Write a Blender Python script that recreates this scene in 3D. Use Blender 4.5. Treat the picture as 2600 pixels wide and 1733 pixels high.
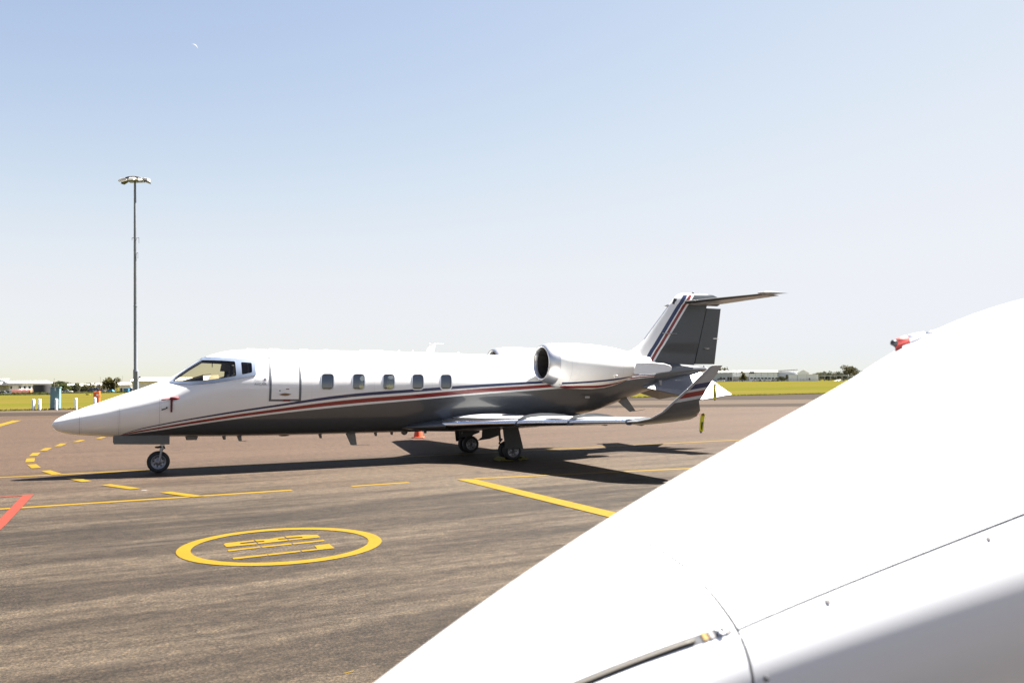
import bpy, bmesh, math, random
from mathutils import Vector, Matrix
from mathutils.geometry import delaunay_2d_cdt
import numpy as np
PI = math.pi
for o in list(bpy.data.objects): bpy.data.objects.remove(o, do_unlink=True)
S = bpy.context.scene
COL = S.collection
# ------------------------------------------------------------------ camera, light, exposure
CAM_H = 1.88
cam_d = bpy.data.cameras.new('camera'); cam = bpy.data.objects.new('camera', cam_d); COL.objects.link(cam)
cam_d.sensor_width = 36.0; cam_d.lens = 30.0; cam_d.clip_start = 0.1; cam_d.clip_end = 20000
pitch = math.radians(2.629); roll = math.radians(0.458)
fw = Vector((0, math.cos(pitch), math.sin(pitch))); r0 = Vector((1, 0, 0)); u0 = r0.cross(fw)
rr = r0*math.cos(roll) - u0*math.sin(roll); uu = r0*math.sin(roll) + u0*math.cos(roll)
cam.matrix_world = Matrix(((rr.x, uu.x, -fw.x, 0), (rr.y, uu.y, -fw.y, 0), (rr.z, uu.z, -fw.z, CAM_H), (0, 0, 0, 1)))
cam_d.dof.use_dof = True; cam_d.dof.focus_distance = 21.0; cam_d.dof.aperture_fstop = 4.2
S.camera = cam
SUN = Vector((0.556, 0.344, 1.0)).normalized()
w = bpy.data.worlds.new('World'); S.world = w; w.use_nodes = True
nt = w.node_tree; bg = nt.nodes['Background']; sky = nt.nodes.new('ShaderNodeTexSky'); sky.sky_type = 'NISHITA'
sky.sun_disc = False; sky.sun_elevation = math.asin(SUN.z); sky.sun_rotation = math.atan2(SUN.x, SUN.y)
sky.altitude = 0; sky.air_density = 1.0; sky.dust_density = 0.5; sky.ozone_density = 1.0
# film-like shoulder on the whole sky: y = v / (1 + (v/a)^p)^(1/p) per channel
sep = nt.nodes.new('ShaderNodeSeparateColor'); cmb = nt.nodes.new('ShaderNodeCombineColor'); nt.links.new(sky.outputs[0], sep.inputs[0])
def wm(op, a, b, c=None):
    n = nt.nodes.new('ShaderNodeMath'); n.operation = op
    for i, x in enumerate((a, b, c)):
        if x is None: continue
        if isinstance(x, float): n.inputs[i].default_value = x
        else: nt.links.new(x, n.inputs[i])
    return n.outputs[0]
for ch, (m_, a_, p_) in enumerate(((.272, .865, 6.), (.221, .89, 6.), (.208, .955, 5.))):
    v_ = wm('MULTIPLY', sep.outputs[ch], m_); q_ = wm('ADD', wm('POWER', wm('MULTIPLY', v_, 1/a_), p_), 1.)
    nt.links.new(wm('MULTIPLY', wm('MULTIPLY', v_, wm('POWER', q_, -1/p_)), 2.), cmb.inputs[ch])
nt.links.new(cmb.outputs[0], bg.inputs[0]); bg.inputs[1].default_value = 0.071
sd = bpy.data.lights.new('sun', 'SUN'); sd.energy = 5.0; sd.angle = math.radians(0.53); sd.color = (1.0, 0.955, 0.89)
so = bpy.data.objects.new('sun', sd); COL.objects.link(so); so.rotation_euler = SUN.to_track_quat('Z', 'Y').to_euler(); so.location = (30, 20, 60)
S.view_settings.view_transform = 'Standard'; S.view_settings.look = 'None'; S.view_settings.gamma = 1.0
S.view_settings.use_curve_mapping = False; S.view_settings.exposure = 2.8
S.render.engine = 'CYCLES'
random.seed(4); rng = np.random.default_rng(7)
# ------------------------------------------------------------------ materials
def lnk(t, a, b): t.links.new(a, b)
def val(t, x): n = t.nodes.new('ShaderNodeValue'); n.outputs[0].default_value = x; return n.outputs[0]
def mth(t, op, a, b=None, c=None):
    n = t.nodes.new('ShaderNodeMath'); n.operation = op
    for i, x in enumerate((a, b, c)):
        if x is None: continue
        if isinstance(x, (int, float)): n.inputs[i].default_value = x
        else: lnk(t, x, n.inputs[i])
    return n.outputs[0]
def mixc(t, f, a, b):
    n = t.nodes.new('ShaderNodeMix'); n.data_type = 'RGBA'
    for i, x in ((0, f), (6, a), (7, b)):
        if isinstance(x, (int, float)): n.inputs[i].default_value = x
        elif isinstance(x, (tuple, list)): n.inputs[i].default_value = (*x[:3], 1)
        else: lnk(t, x, n.inputs[i])
    return n.outputs[2]
def noise(t, vec, scale, detail=4, rough=.55):
    n = t.nodes.new('ShaderNodeTexNoise'); n.inputs['Scale'].default_value = scale; n.inputs['Detail'].default_value = detail
    n.inputs['Roughness'].default_value = rough
    if vec is not None: lnk(t, vec, n.inputs['Vector'])
    return n.outputs[0]
def ramp(t, f, *stops):
    n = t.nodes.new('ShaderNodeValToRGB'); e = n.color_ramp.elements
    while len(e) < len(stops): e.new(.5)
    for el, (p, c) in zip(e, stops): el.position = p; el.color = (*c, 1) if len(c) == 3 else c
    lnk(t, f, n.inputs[0]); return n.outputs[0]
def dim(t, col, k):
    n = t.nodes.new('ShaderNodeMix'); n.data_type = 'RGBA'; n.blend_type = 'MULTIPLY'; n.inputs[0].default_value = 1.; lnk(t, col, n.inputs[6]); n.inputs[7].default_value = (k, k, k, 1); return n.outputs[2]
def objc(t): return t.nodes.new('ShaderNodeTexCoord').outputs['Object']
def mapping(t, vec, scale=(1, 1, 1), rotz=0, loc=(0, 0, 0)):
    n = t.nodes.new('ShaderNodeMapping'); n.inputs['Scale'].default_value = scale; n.inputs['Rotation'].default_value = (0, 0, rotz)
    n.inputs['Location'].default_value = loc; lnk(t, vec, n.inputs[0]); return n.outputs[0]
def bump(t, b, h, strength=.2, dist=.01):
    n = t.nodes.new('ShaderNodeBump'); n.inputs['Strength'].default_value = strength; n.inputs['Distance'].default_value = dist
    lnk(t, h, n.inputs['Height']); lnk(t, n.outputs[0], b.inputs['Normal'])
def new_mat(name):
    m = bpy.data.materials.new(name); m.use_nodes = True; t = m.node_tree; return m, t, t.nodes['Principled BSDF']
def pm(name, col, rough=.5, metal=0., coat=0., var=.12, vs=6., spec=.5):
    m, t, b = new_mat(name)
    n = noise(t, objc(t), vs, 3)
    c = mixc(t, n, tuple(x*(1-var) for x in col), tuple(min(1, x*(1+var)) for x in col))
    lnk(t, c, b.inputs['Base Color']); b.inputs['Roughness'].default_value = rough; b.inputs['Metallic'].default_value = metal
    b.inputs['Coat Weight'].default_value = coat; b.inputs['Coat Roughness'].default_value = .04
    b.inputs['Specular IOR Level'].default_value = spec
    return m
M = {}
def mm(k, *a, **kw): M[k] = pm(k, *a, **kw)
WHITE = (.70, .695, .68); GREY = (.060, .066, .074); FGREY = (.034, .040, .047); NAVY = (.005, .017, .075); RED = (.185, .007, .009)
mm('white_paint', WHITE, .32, coat=.5, var=.02, vs=2)
mm('dull_white', (.55, .56, .57), .4, coat=.3, var=.03)  # slightly greyer white for the exhaust nozzle and wall battens
mm('light_grey_paint', (.26, .26, .26), .38, coat=.25, var=.03); mm('fin_grey', (.13, .135, .145), .4, coat=.3, var=.05)
mm('grey_paint', GREY, .35, coat=.5, var=.06, vs=3)
mm('dark_gear', (.022, .023, .025), .5, var=.2, vs=20)
mm('tyre', (.016, .016, .017), .75, var=.25, vs=30)
mm('wheel_alloy', (.24, .24, .26), .38, metal=.6, var=.15, vs=25)
mm('steel', (.42, .43, .45), .3, metal=.9, var=.12, vs=18)
mm('polished_lip', (.52, .52, .53), .36, metal=.9, var=.06, vs=9)
mm('wing_edge', (.72, .73, .75), .14, metal=1., var=.04, vs=5)
mm('wing_skin', (.40, .40, .39), .38, coat=.2, var=.05, vs=4)
mm('duct_dark', (.055, .05, .046), .45, metal=.2)
mm('fan_blade', (.05, .05, .055), .35, metal=.7)
mm('nozzle', (.50, .47, .43), .35, metal=.6, var=.15, vs=12)
mm('cockpit_trim', (.02, .019, .02), .8, var=.2, vs=15)
mm('cabin_lining', (.10, .085, .07), .8)
mm('seat_leather', (.05, .042, .038), .6)
mm('paper', (.70, .64, .50), .8, var=.05, vs=30)
mm('print_grey', (.13, .13, .15), .6); mm('print_black', (.02, .02, .022), .6); mm('print_faint', (.5, .5, .52), .5)
mm('emblem_violet', (.055, .04, .08), .5)
mm('surround_metal', (.09, .115, .165), .5, metal=.2, var=.1, vs=14)
mm('rubber_black', (.012, .012, .013), .6)
mm('red_cloth', (.12, .006, .011), .75, var=.15, vs=30); mm('red_fore', (.45, .06, .05), .6, var=.1, vs=20)
mm('streamer_yellow', (.62, .55, .01), .6, var=.08, vs=25)
mm('chock_yellow', (.10, .085, .008), .6, var=.2, vs=12)
mm('cone_orange', (.5, .05, .008), .5, var=.08, vs=8)
mm('handle_brass', (.18, .12, .07), .4, metal=.4)
mm('antenna_white', (.6, .6, .6), .4); mm('antenna_grey', (.16, .155, .15), .45)
mm('galvanised', (.17, .185, .21), .55, metal=.35, var=.3, vs=3)
mm('lamp_white', (.62, .60, .56), .45); mm('lamp_dark', (.03, .03, .035), .5)
mm('cabinet_green', (.11, .21, .215), .5, var=.1, vs=5); mm('cabinet_pale', (.55, .6, .6), .5)
mm('bollard_white', (.68, .70, .74), .55, var=.08, vs=8); mm('cabinet_orange', (.5, .10, .012), .5, var=.08, vs=6)
mm('concrete', (.32, .30, .27), .85, var=.15, vs=2)
mm('build_white', (.82, .83, .84), .6, var=.05, vs=.4); mm('build_grey', (.42, .45, .49), .6, var=.06, vs=.4)
mm('build_cream', (.62, .60, .54), .7, var=.08, vs=.5); mm('roof_white', (.72, .71, .69), .5, var=.04, vs=.3); mm('roof_grey', (.30, .31, .31), .5, var=.08, vs=.4)
mm('roof_dark', (.07, .065, .06), .6, var=.15, vs=.6); mm('window_dark', (.016, .018, .022), .15); mm('brick_red', (.20, .055, .045), .8, var=.2, vs=2)
mm('render_orange', (.42, .20, .07), .8); mm('tank_dark', (.03, .028, .031), .55, var=.2, vs=1)
mm('blue_cover', (.02, .14, .26), .6, var=.2, vs=1); mm('navy_board', (.02, .03, .06), .5); mm('sign_text', (.6, .6, .6), .6)
mm('bark', (.10, .08, .06), .9, var=.25, vs=3)
mm('car_white', (.66, .66, .66), .3, coat=.5); mm('car_silver', (.35, .36, .38), .3, coat=.5, metal=.3); mm('car_dark', (.03, .033, .04), .3, coat=.5)
mm('timber_pole', (.20, .17, .14), .8); mm('sign_yellow', (.75, .52, .02), .6); mm('fence_wire', (.28, .28, .27), .6)
mm('screw_steel', (.30, .28, .27), .4, metal=.8); mm('gap_dark', (.035, .037, .045), .7); mm('seal_grey', (.34, .33, .33), .6); mm('hinge_bronze', (.035, .030, .022), .6, metal=.2); mm('brass_yellow', (.22, .13, .03), .5, metal=.2)
mm('moonlight', (.085, .09, .10), .9, var=.25, vs=.02)
mm('sandy', (.42, .36, .28), .9)
def glass_mat(name, tint, refl=1.0):
    m = bpy.data.materials.new(name); m.use_nodes = True; t = m.node_tree; t.nodes.remove(t.nodes['Principled BSDF'])
    tr = t.nodes.new('ShaderNodeBsdfTransparent'); tr.inputs[0].default_value = (*tint, 1)
    gl = t.nodes.new('ShaderNodeBsdfGlossy'); gl.inputs['Roughness'].default_value = .03
    fr = t.nodes.new('ShaderNodeLayerWeight'); fz = mth(t, 'MULTIPLY_ADD', mth(t, 'POWER', fr.outputs['Facing'], 5.), .96, .04)     # Schlick reflectance, the same from both sides
    n = noise(t, objc(t), 3., 2); f = mth(t, 'MULTIPLY', fz, mth(t, 'MULTIPLY_ADD', n, .3, refl-.15))
    mx = t.nodes.new('ShaderNodeMixShader'); lnk(t, f, mx.inputs[0]); lnk(t, tr.outputs[0], mx.inputs[1]); lnk(t, gl.outputs[0], mx.inputs[2])
    lnk(t, mx.outputs[0], t.nodes['Material Output'].inputs[0]); M[name] = m
glass_mat('cockpit_glass', (.84, .80, .66)); glass_mat('cabin_glass', (.55, .57, .60), 4.5)
def foliage(name, c0, c1):
    m, t, b = new_mat(name); g = t.nodes.new('ShaderNodeNewGeometry')
    n = noise(t, objc(t), .9, 3); r = mth(t, 'ADD', mth(t, 'MULTIPLY', g.outputs['Random Per Island'], .5), mth(t, 'MULTIPLY', n, .5))
    cc = dim(t, mixc(t, r, c0, c1), .70); lnk(t, cc, b.inputs['Base Color']); b.inputs['Roughness'].default_value = .8; b.inputs['Specular IOR Level'].default_value = .15
    tr = t.nodes.new('ShaderNodeBsdfTranslucent'); lnk(t, cc, tr.inputs[0]); mx = t.nodes.new('ShaderNodeMixShader'); mx.inputs[0].default_value = .45; lnk(t, b.outputs[0], mx.inputs[1]); lnk(t, tr.outputs[0], mx.inputs[2]); lnk(t, mx.outputs[0], t.nodes['Material Output'].inputs[0]); M[name] = m
foliage('leaf_green', (.035, .045, .012), (.10, .115, .03)); foliage('leaf_olive', (.05, .048, .018), (.14, .125, .05)); foliage('leaf_dark', (.03, .036, .02), (.075, .08, .04)); foliage('leaf_grass', (.07, .065, .008), (.12, .095, .02))
# ------------------------------------------------------------------ object helpers
def mesh(name, verts, faces, smooth=False):
    me = bpy.data.meshes.new(name); me.from_pydata([tuple(v) for v in verts], [], [tuple(f) for f in faces]); me.update()
    if smooth: me.shade_smooth()
    return me
def obj(name, me, mat, parent=None):
    o = bpy.data.objects.new(name, me); COL.objects.link(o)
    if mat is not None and not me.materials: me.materials.append(M[mat] if isinstance(mat, str) else mat)
    if parent is not None: o.parent = parent
    return o
def tag(o, label, cat=None, group=None, kind=None):
    if label: o['label'] = label
    if cat: o['category'] = cat
    if group: o['group'] = group
    if kind: o['kind'] = kind
    return o
def thing(name, label, cat, loc=(0, 0, 0), rz=0., group=None):
    o = bpy.data.objects.new(name, None); COL.objects.link(o); o.location = loc; o.rotation_euler = (0, 0, rz); o.empty_display_size = .2
    return tag(o, label, cat, group)
def copy_tree(o, parent=None):
    c = o.copy(); COL.objects.link(c); c.parent = parent
    for ch in list(o.children): copy_tree(ch, c)
    return c
class MB:
    def __init__(s): s.v = []; s.f = []
    def add(s, v, f):
        k = len(s.v); s.v += [tuple(p) for p in v]; s.f += [tuple(i+k for i in q) for q in f]; return s
    def box(s, x0, x1, y0, y1, z0, z1):
        return s.add([(x0, y0, z0), (x1, y0, z0), (x1, y1, z0), (x0, y1, z0), (x0, y0, z1), (x1, y0, z1), (x1, y1, z1), (x0, y1, z1)],
                     [(0, 3, 2, 1), (4, 5, 6, 7), (0, 1, 5, 4), (1, 2, 6, 5), (2, 3, 7, 6), (3, 0, 4, 7)])
    def hull(s, bot, top):   # two rings joined and capped
        n = len(bot); return s.add(list(bot)+list(top), [tuple(reversed(range(n))), tuple(range(n, 2*n))]+[(i, (i+1) % n, n+(i+1) % n, n+i) for i in range(n)])
    def tube(s, pts, r, n=10, caps=True):
        pts = [Vector(p) for p in pts]; rs = r if isinstance(r, (list, tuple)) else [r]*len(pts); rings = []
        for i, p in enumerate(pts):
            d = (pts[min(i+1, len(pts)-1)]-pts[max(i-1, 0)]).normalized(); a = d.orthogonal().normalized() if i == 0 else (rings[-1][1]-d*rings[-1][1].dot(d)).normalized()
            b = d.cross(a); rings.append(([p+(a*math.cos(2*PI*k/n)+b*math.sin(2*PI*k/n))*rs[i] for k in range(n)], a))
        v = [q for rg, _ in rings for q in rg]; f = [(i*n+k, i*n+(k+1) % n, (i+1)*n+(k+1) % n, (i+1)*n+k) for i in range(len(pts)-1) for k in range(n)]
        if caps: f += [tuple(reversed(range(n))), tuple(range((len(pts)-1)*n, len(pts)*n))]
        return s.add(v, f)
    def lathe(s, prof, org, axis, n=28):    # prof: (radius, along axis)
        org = Vector(org); d = Vector(axis).normalized(); a = d.orthogonal().normalized(); b = d.cross(a); m = len(prof)
        v = [org+d*x+(a*math.cos(2*PI*k/n)+b*math.sin(2*PI*k/n))*r for r, x in prof for k in range(n)]
        return s.add(v, [(i*n+k, i*n+(k+1) % n, (i+1)*n+(k+1) % n, (i+1)*n+k) for i in range(m-1) for k in range(n)])
    def mesh(s, name='mesh', smooth=False, fix=True):
        me = mesh(name, s.v, s.f)
        if fix:
            bm = bmesh.new(); bm.from_mesh(me); bmesh.ops.recalc_face_normals(bm, faces=bm.faces); bm.to_mesh(me); bm.free()
        if smooth: me.shade_smooth()
        if smooth == 'auto':
            me.set_sharp_from_angle(angle=math.radians(38))
        return me
    def part(s, name, mat, parent=None, smooth=False): return obj(name, s.mesh(name, smooth), mat, parent)
def bevel(o, wdt=.01, seg=2):
    m = o.modifiers.new('bevel', 'BEVEL'); m.width = wdt; m.segments = seg; m.limit_method = 'ANGLE'; return o
def inpoly(p, poly):
    x, y = p; c = False; j = len(poly)-1
    for i in range(len(poly)):
        xi, yi = poly[i]; xj, yj = poly[j]
        if (yi > y) != (yj > y) and x < (xj-xi)*(y-yi)/(yj-yi)+xi: c = not c
        j = i
    return c
def dense(poly, st):
    out = []
    for i, p in enumerate(poly):
        q = poly[(i+1) % len(poly)]; n = max(1, int(math.dist(p, q)/st))
        out += [(p[0]+(q[0]-p[0])*k/n, p[1]+(q[1]-p[1])*k/n) for k in range(n)]
    return out
def rounded(poly, r, n=4):
    out = []
    for i, p in enumerate(poly):
        a, b, c = Vector(poly[i-1]), Vector(p), Vector(poly[(i+1) % len(poly)])
        d1 = (a-b); d2 = (c-b); rr_ = min(r, d1.length*.45, d2.length*.45); p1 = b+d1.normalized()*rr_; p2 = b+d2.normalized()*rr_
        for k in range(n+1):
            t = k/n; q = p1*(1-t)**2+b*2*t*(1-t)+p2*t*t; out.append((q.x, q.y))
    return out
def cdt(poly, holes=(), grid=None, pts=()):
    vs = []; ed = []
    for lp in [poly]+list(holes):
        k = len(vs); vs += [Vector(p) for p in lp]; ed += [(k+i, k+(i+1) % len(lp)) for i in range(len(lp))]
    if grid:
        xs = [p[0] for p in poly]; ys = [p[1] for p in poly]; x = min(xs)+grid/2
        while x < max(xs):
            y = min(ys)+grid/2
            while y < max(ys):
                if inpoly((x, y), poly): vs.append(Vector((x, y)))
                y += grid
            x += grid
    vs += [Vector(p) for p in pts]
    r = delaunay_2d_cdt(vs, ed, [], 0, 1e-5); V = [tuple(v) for v in r[0]]; F = []
    for f in r[2]:
        c = (sum(V[i][0] for i in f)/len(f), sum(V[i][1] for i in f)/len(f))
        if inpoly(c, poly) and not any(inpoly(c, h) for h in holes): F.append(f)
    return V, F
# ------------------------------------------------------------------ ground
EA = math.radians(29.2); EU = Vector((math.cos(EA), math.sin(EA))); EV = Vector((-math.sin(EA), math.cos(EA))); E0 = Vector((-34.57, 62.5))
def sstep(x): x = min(max(x, 0), 1); return x*x*(3-2*x)
def ground_z(x, y):
    return -2.1*sstep((-x-5)/175)*sstep((y-70)/240)
def asphalt():
    m, t, b = new_mat('apron_asphalt'); oc = objc(t)
    st = mapping(t, mapping(t, oc, rotz=-EA), scale=(.07, .95, 1)); st2 = mapping(t, mapping(t, oc, rotz=-EA), scale=(.035, .22, 1), loc=(3, 1, 0))
    st3 = mapping(t, mapping(t, oc, rotz=-EA), scale=(.5, 2.6, 1))
    n1 = noise(t, st, 1.0, 5, .6); n2 = noise(t, st2, 1.0, 4); n4 = noise(t, st3, 1.0, 5, .65); n3 = noise(t, oc, 42, 4, .8); n5 = noise(t, oc, .35, 4); n6 = noise(t, mapping(t, mapping(t, oc, rotz=-EA), scale=(.55, 1., 1)), 11, 5, .75)
    a = mth(t, 'ADD', mth(t, 'MULTIPLY', n1, .42), mth(t, 'ADD', mth(t, 'MULTIPLY', n2, .30), mth(t, 'MULTIPLY', n4, .28)))
    c = ramp(t, a, (.41, (.0195, .0148, .0112)), (.49, (.038, .029, .0210)), (.57, (.080, .062, .044)))
    cf = ramp(t, a, (.36, (.056, .036, .0245)), (.5, (.070, .0455, .031)), (.64, (.083, .055, .0385)))
    vv = t.nodes.new('ShaderNodeSeparateXYZ'); lnk(t, mapping(t, oc, rotz=-EA), vv.inputs[0])   # darker streaky colour near, paler smoother colour beyond the stand line
    c = mixc(t, ramp(t, mth(t, 'ADD', mth(t, 'MULTIPLY', vv.outputs[1], .02), mth(t, 'MULTIPLY', mth(t, 'SUBTRACT', n5, .5), .18)), (.26, (0, 0, 0)), (.46, (1, 1, 1))), c, cf)
    sp = ramp(t, n3, (.34, (.25, .25, .25)), (.5, (.95, .95, .95)), (.64, (2.2, 2.1, 1.95)))
    mu = t.nodes.new('ShaderNodeMix'); mu.data_type = 'RGBA'; mu.blend_type = 'MULTIPLY'; mu.inputs[0].default_value = .85; lnk(t, c, mu.inputs[6]); lnk(t, sp, mu.inputs[7])
    sp2 = ramp(t, n6, (.34, (.50, .50, .50)), (.5, (.98, .98, .98)), (.66, (1.55, 1.5, 1.42)))
    mu2 = t.nodes.new('ShaderNodeMix'); mu2.data_type = 'RGBA'; mu2.blend_type = 'MULTIPLY'; mu2.inputs[0].default_value = .8; lnk(t, mu.outputs[2], mu2.inputs[6]); lnk(t, sp2, mu2.inputs[7])
    # crack: thin meandering dark line
    sep = t.nodes.new('ShaderNodeSeparateXYZ'); lnk(t, mapping(t, oc, rotz=-EA), sep.inputs[0])
    wob = mth(t, 'MULTIPLY_ADD', noise(t, mapping(t, oc, scale=(1, 1, 0)), 1.3, 5, .6), .8, -.4)
    md = mth(t, 'ABSOLUTE', mth(t, 'SUBTRACT', mth(t, 'PINGPONG', mth(t, 'ADD', mth(t, 'ADD', sep.outputs[0], wob), 1.9), 6.0), 3.0))
    cr = mth(t, 'MULTIPLY', mth(t, 'LESS_THAN', md, .009), mth(t, 'GREATER_THAN', noise(t, oc, .6, 3), .5))
    c2 = mixc(t, mth(t, 'MULTIPLY', cr, .6), mu2.outputs[2], (.02, .016, .013))
    # oil drips and rubber smudges
    st_ = ramp(t, noise(t, mapping(t, oc, loc=(7, 3, 0)), .9, 3, .5), (.66, (0, 0, 0)), (.74, (.45, .45, .45))); c2 = mixc(t, st_, c2, (.018, .014, .011)); sc_ = ramp(t, noise(t, mapping(t, mapping(t, oc, rotz=-EA), scale=(.22, 1.6, 1), loc=(2, 9, 0)), 1., 4, .6), (.60, (0, 0, 0)), (.72, (.5, .5, .5))); c2 = mixc(t, sc_, c2, (.098, .078, .060))
    lnk(t, dim(t, c2, .53), b.inputs['Base Color']); b.inputs['Roughness'].default_value = .82; b.inputs['Specular IOR Level'].default_value = .12
    bump(t, b, n3, .5, .008); M['asphalt'] = m
asphalt()
def pavement(name, c0, c1):
    m, t, b = new_mat(name); oc = objc(t); st = mapping(t, mapping(t, oc, rotz=-EA), scale=(.03, .8, 1))
    lnk(t, dim(t, mixc(t, noise(t, st, 1, 5), c0, c1), .58), b.inputs['Base Color']); b.inputs['Roughness'].default_value = .95; b.inputs['Specular IOR Level'].default_value = .05; M[name] = m
pavement('taxi_concrete', (.072, .054, .040), (.090, .069, .053)); pavement('taxi_dark', (.034, .026, .0205), (.047, .036, .029))
def paint(name, c, wear=.25):
    m, t, b = new_mat(name); oc = objc(t); n = noise(t, oc, 40, 4, .7); n2 = noise(t, oc, 2.5, 3)
    k = mth(t, 'ADD', mth(t, 'MULTIPLY', n, .6), mth(t, 'MULTIPLY', n2, .4))
    col = ramp(t, k, (.22, tuple(x*.55 for x in c)), (.36, tuple(x*.9 for x in c)), (.7, tuple(min(1, x*1.12) for x in c)))
    lnk(t, dim(t, col, .62), b.inputs['Base Color']); b.inputs['Roughness'].default_value = .7; b.inputs['Specular IOR Level'].default_value = .12; bump(t, b, n, .3, .004); M[name] = m
paint('line_yellow', (.195, .117, .0012)); paint('line_red', (.165, .030, .017)); paint('line_old', (.105, .070, .03)); paint('line_white', (.4, .38, .36))
def grass_mat():
    m, t, b = new_mat('grass_field'); oc = objc(t); al = mapping(t, mapping(t, oc, rotz=-EA), scale=(.012, .06, 1))
    n1 = noise(t, al, 1.0, 5, .6); n2 = noise(t, oc, .25, 5, .65); n3 = noise(t, oc, 2.2, 4, .7)
    k = mth(t, 'ADD', mth(t, 'MULTIPLY', n1, .6), mth(t, 'ADD', mth(t, 'MULTIPLY', n2, .2), mth(t, 'MULTIPLY', n3, .2)))
    c = ramp(t, k, (.34, (.062, .066, .009)), (.46, (.083, .079, .014)), (.55, (.098, .079, .018)), (.66, (.122, .092, .036)))
    lnk(t, dim(t, c, .66), b.inputs['Base Color']); b.inputs['Roughness'].default_value = .9; b.inputs['Specular IOR Level'].default_value = .0
    bump(t, b, n3, .6, .1); M['grass'] = m
grass_mat()
# grass: one sheet to the horizon, dipping away to the left
us = [-6000, -2500, -1200, -700]+list(range(-480, 481, 24))+[700, 1200, 2500, 6000]; vs_ = [-2500, -600, -200, -60, -12, -3, 0]+[6, 14, 24, 36, 50, 66, 84, 104, 126, 150, 180, 215, 255, 300, 360, 440, 560, 720, 950, 1300, 2000, 3500, 7000]
gv = []
for v in vs_:
    for u in us:
        p = E0+EU*u+EV*v; gv.append((p.x, p.y, ground_z(p.x, p.y)-(.03 if v <= 0 else .0)-(0.05 if v < -2 else 0)))
n = len(us); gf = [(j*n+i, j*n+i+1, (j+1)*n+i+1, (j+1)*n+i) for j in range(len(vs_)-1) for i in range(n-1)]
gr = obj('ground', mesh('ground', gv, gf, True), 'grass'); tag(gr, 'flat yellow green airfield grass running out to the horizon', kind='structure')
def strip(u0_, u1_, v0, v1, z=0.0):
    return [(*(E0+EU*u+EV*v), z) for u, v in ((u0_, v0), (u1_, v0), (u1_, v1), (u0_, v1))]
apron = obj('apron', mesh('apron', strip(-900, 900, -400, -.1, 0), [(0, 1, 2, 3)]), 'asphalt'); tag(apron, 'brown grey asphalt apron with streaky tyre and paver bands', kind='structure')
def mark(name, poly, mat, z=.004):
    return obj(name, mesh(name, [(x, y, z) for x, y in poly], [tuple(range(len(poly)))]), mat, apron)
def fix(o):
    bm = bmesh.new(); bm.from_mesh(o.data); bmesh.ops.recalc_face_normals(bm, faces=bm.faces)
    if sum(f.normal.z for f in bm.faces) < 0: bmesh.ops.reverse_faces(bm, faces=bm.faces)
    bm.to_mesh(o.data); bm.free()
# far taxiway: dark shoulders with a pale concrete band between them
BU = [(-140, 3), (-46, 55.9), (-35, 62.0), (10.5, 76.5), (24.5, 76.4), (260, 78)]; BL = [(-140, 2), (-46, 53.6), (-34, 57.6), (8.7, 63.5), (20.7, 64.3), (260, 66)]; BD = [(-140, 0), (-46, 48.6), (-30.6, 51.2), (8, 58), (20, 57.6), (260, 60)]
def ribbon(name, A, B, mat, z):
    n_ = len(A); return obj(name, mesh(name, [(x, y, z) for x, y in A+B], [(i, i+1, n_+i+1, n_+i) for i in range(n_-1)]), mat, apron)
EDG = [(-140, 3.5), (-46, 56.07), (-35, 62.2), (10.5, 87.64), (24.5, 95.46), (260, 227)]
def shift(L, d): return [(x, y+d) for x, y in L]
ribbon('shoulder_strip', [(x, max(y, e[1]-.12)) if False else (x, e[1]-.15) for (x, y), e in zip(BU, EDG)][3:], BU[3:], 'taxi_dark', .004)
ribbon('concrete_strip', [(x, min(y, e[1]-.15)) for (x, y), e in zip(BU, EDG)], BL, 'taxi_concrete', .004); ribbon('shoulder_strip', BL, BD, 'taxi_dark', .004)
ribbon('old_edge_line', shift(BD, -.75)[1:], shift(BD, -1.05)[1:], 'line_old', .008); ribbon('old_edge_line', shift(BD, -5.6)[1:], shift(BD, -5.85)[1:], 'line_old', .006)
def line2(p, q, wd, name='painted_line', mat='line_yellow', z=.004, e0=0, e1=0):
    p = Vector(p); q = Vector(q); d = (q-p).normalized(); k = Vector((-d.y, d.x))*wd/2; p = p-d*e0; q = q+d*e1
    return mark(name, [tuple(p+k), tuple(p-k), tuple(q-k), tuple(q+k)], mat, z)
line2((-10.42, 17.43), (6.86, 26.37), .15, e0=14, e1=22)
line2((-7.775, 13.026), (-3.87, 15.025), .16, e0=12)
line2((-2.914, 15.506), (-1.939, 16.023), .15, 'line_dash')
line2((-.742, 16.548), (3.737, 18.12), .14, e1=9)
mark('stop_bar', [(-1.093, 16.456), (-.731, 16.431), (1.461, 12.159), (2.6, 9.93), (2.25, 9.93), (1.067, 12.252)], 'line_yellow', .008)
mark('red_line', [(-8.337, 14.62), (-8.192, 14.689), (-6.806, 11.543), (-6.25, 10.2), (-6.55, 10.2), (-7.193, 12.054)], 'line_red', .010)
line2((-8.60, 14.385), (-8.31, 14.575), .10, 'red_line', 'line_red', .006, e0=9)
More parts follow.
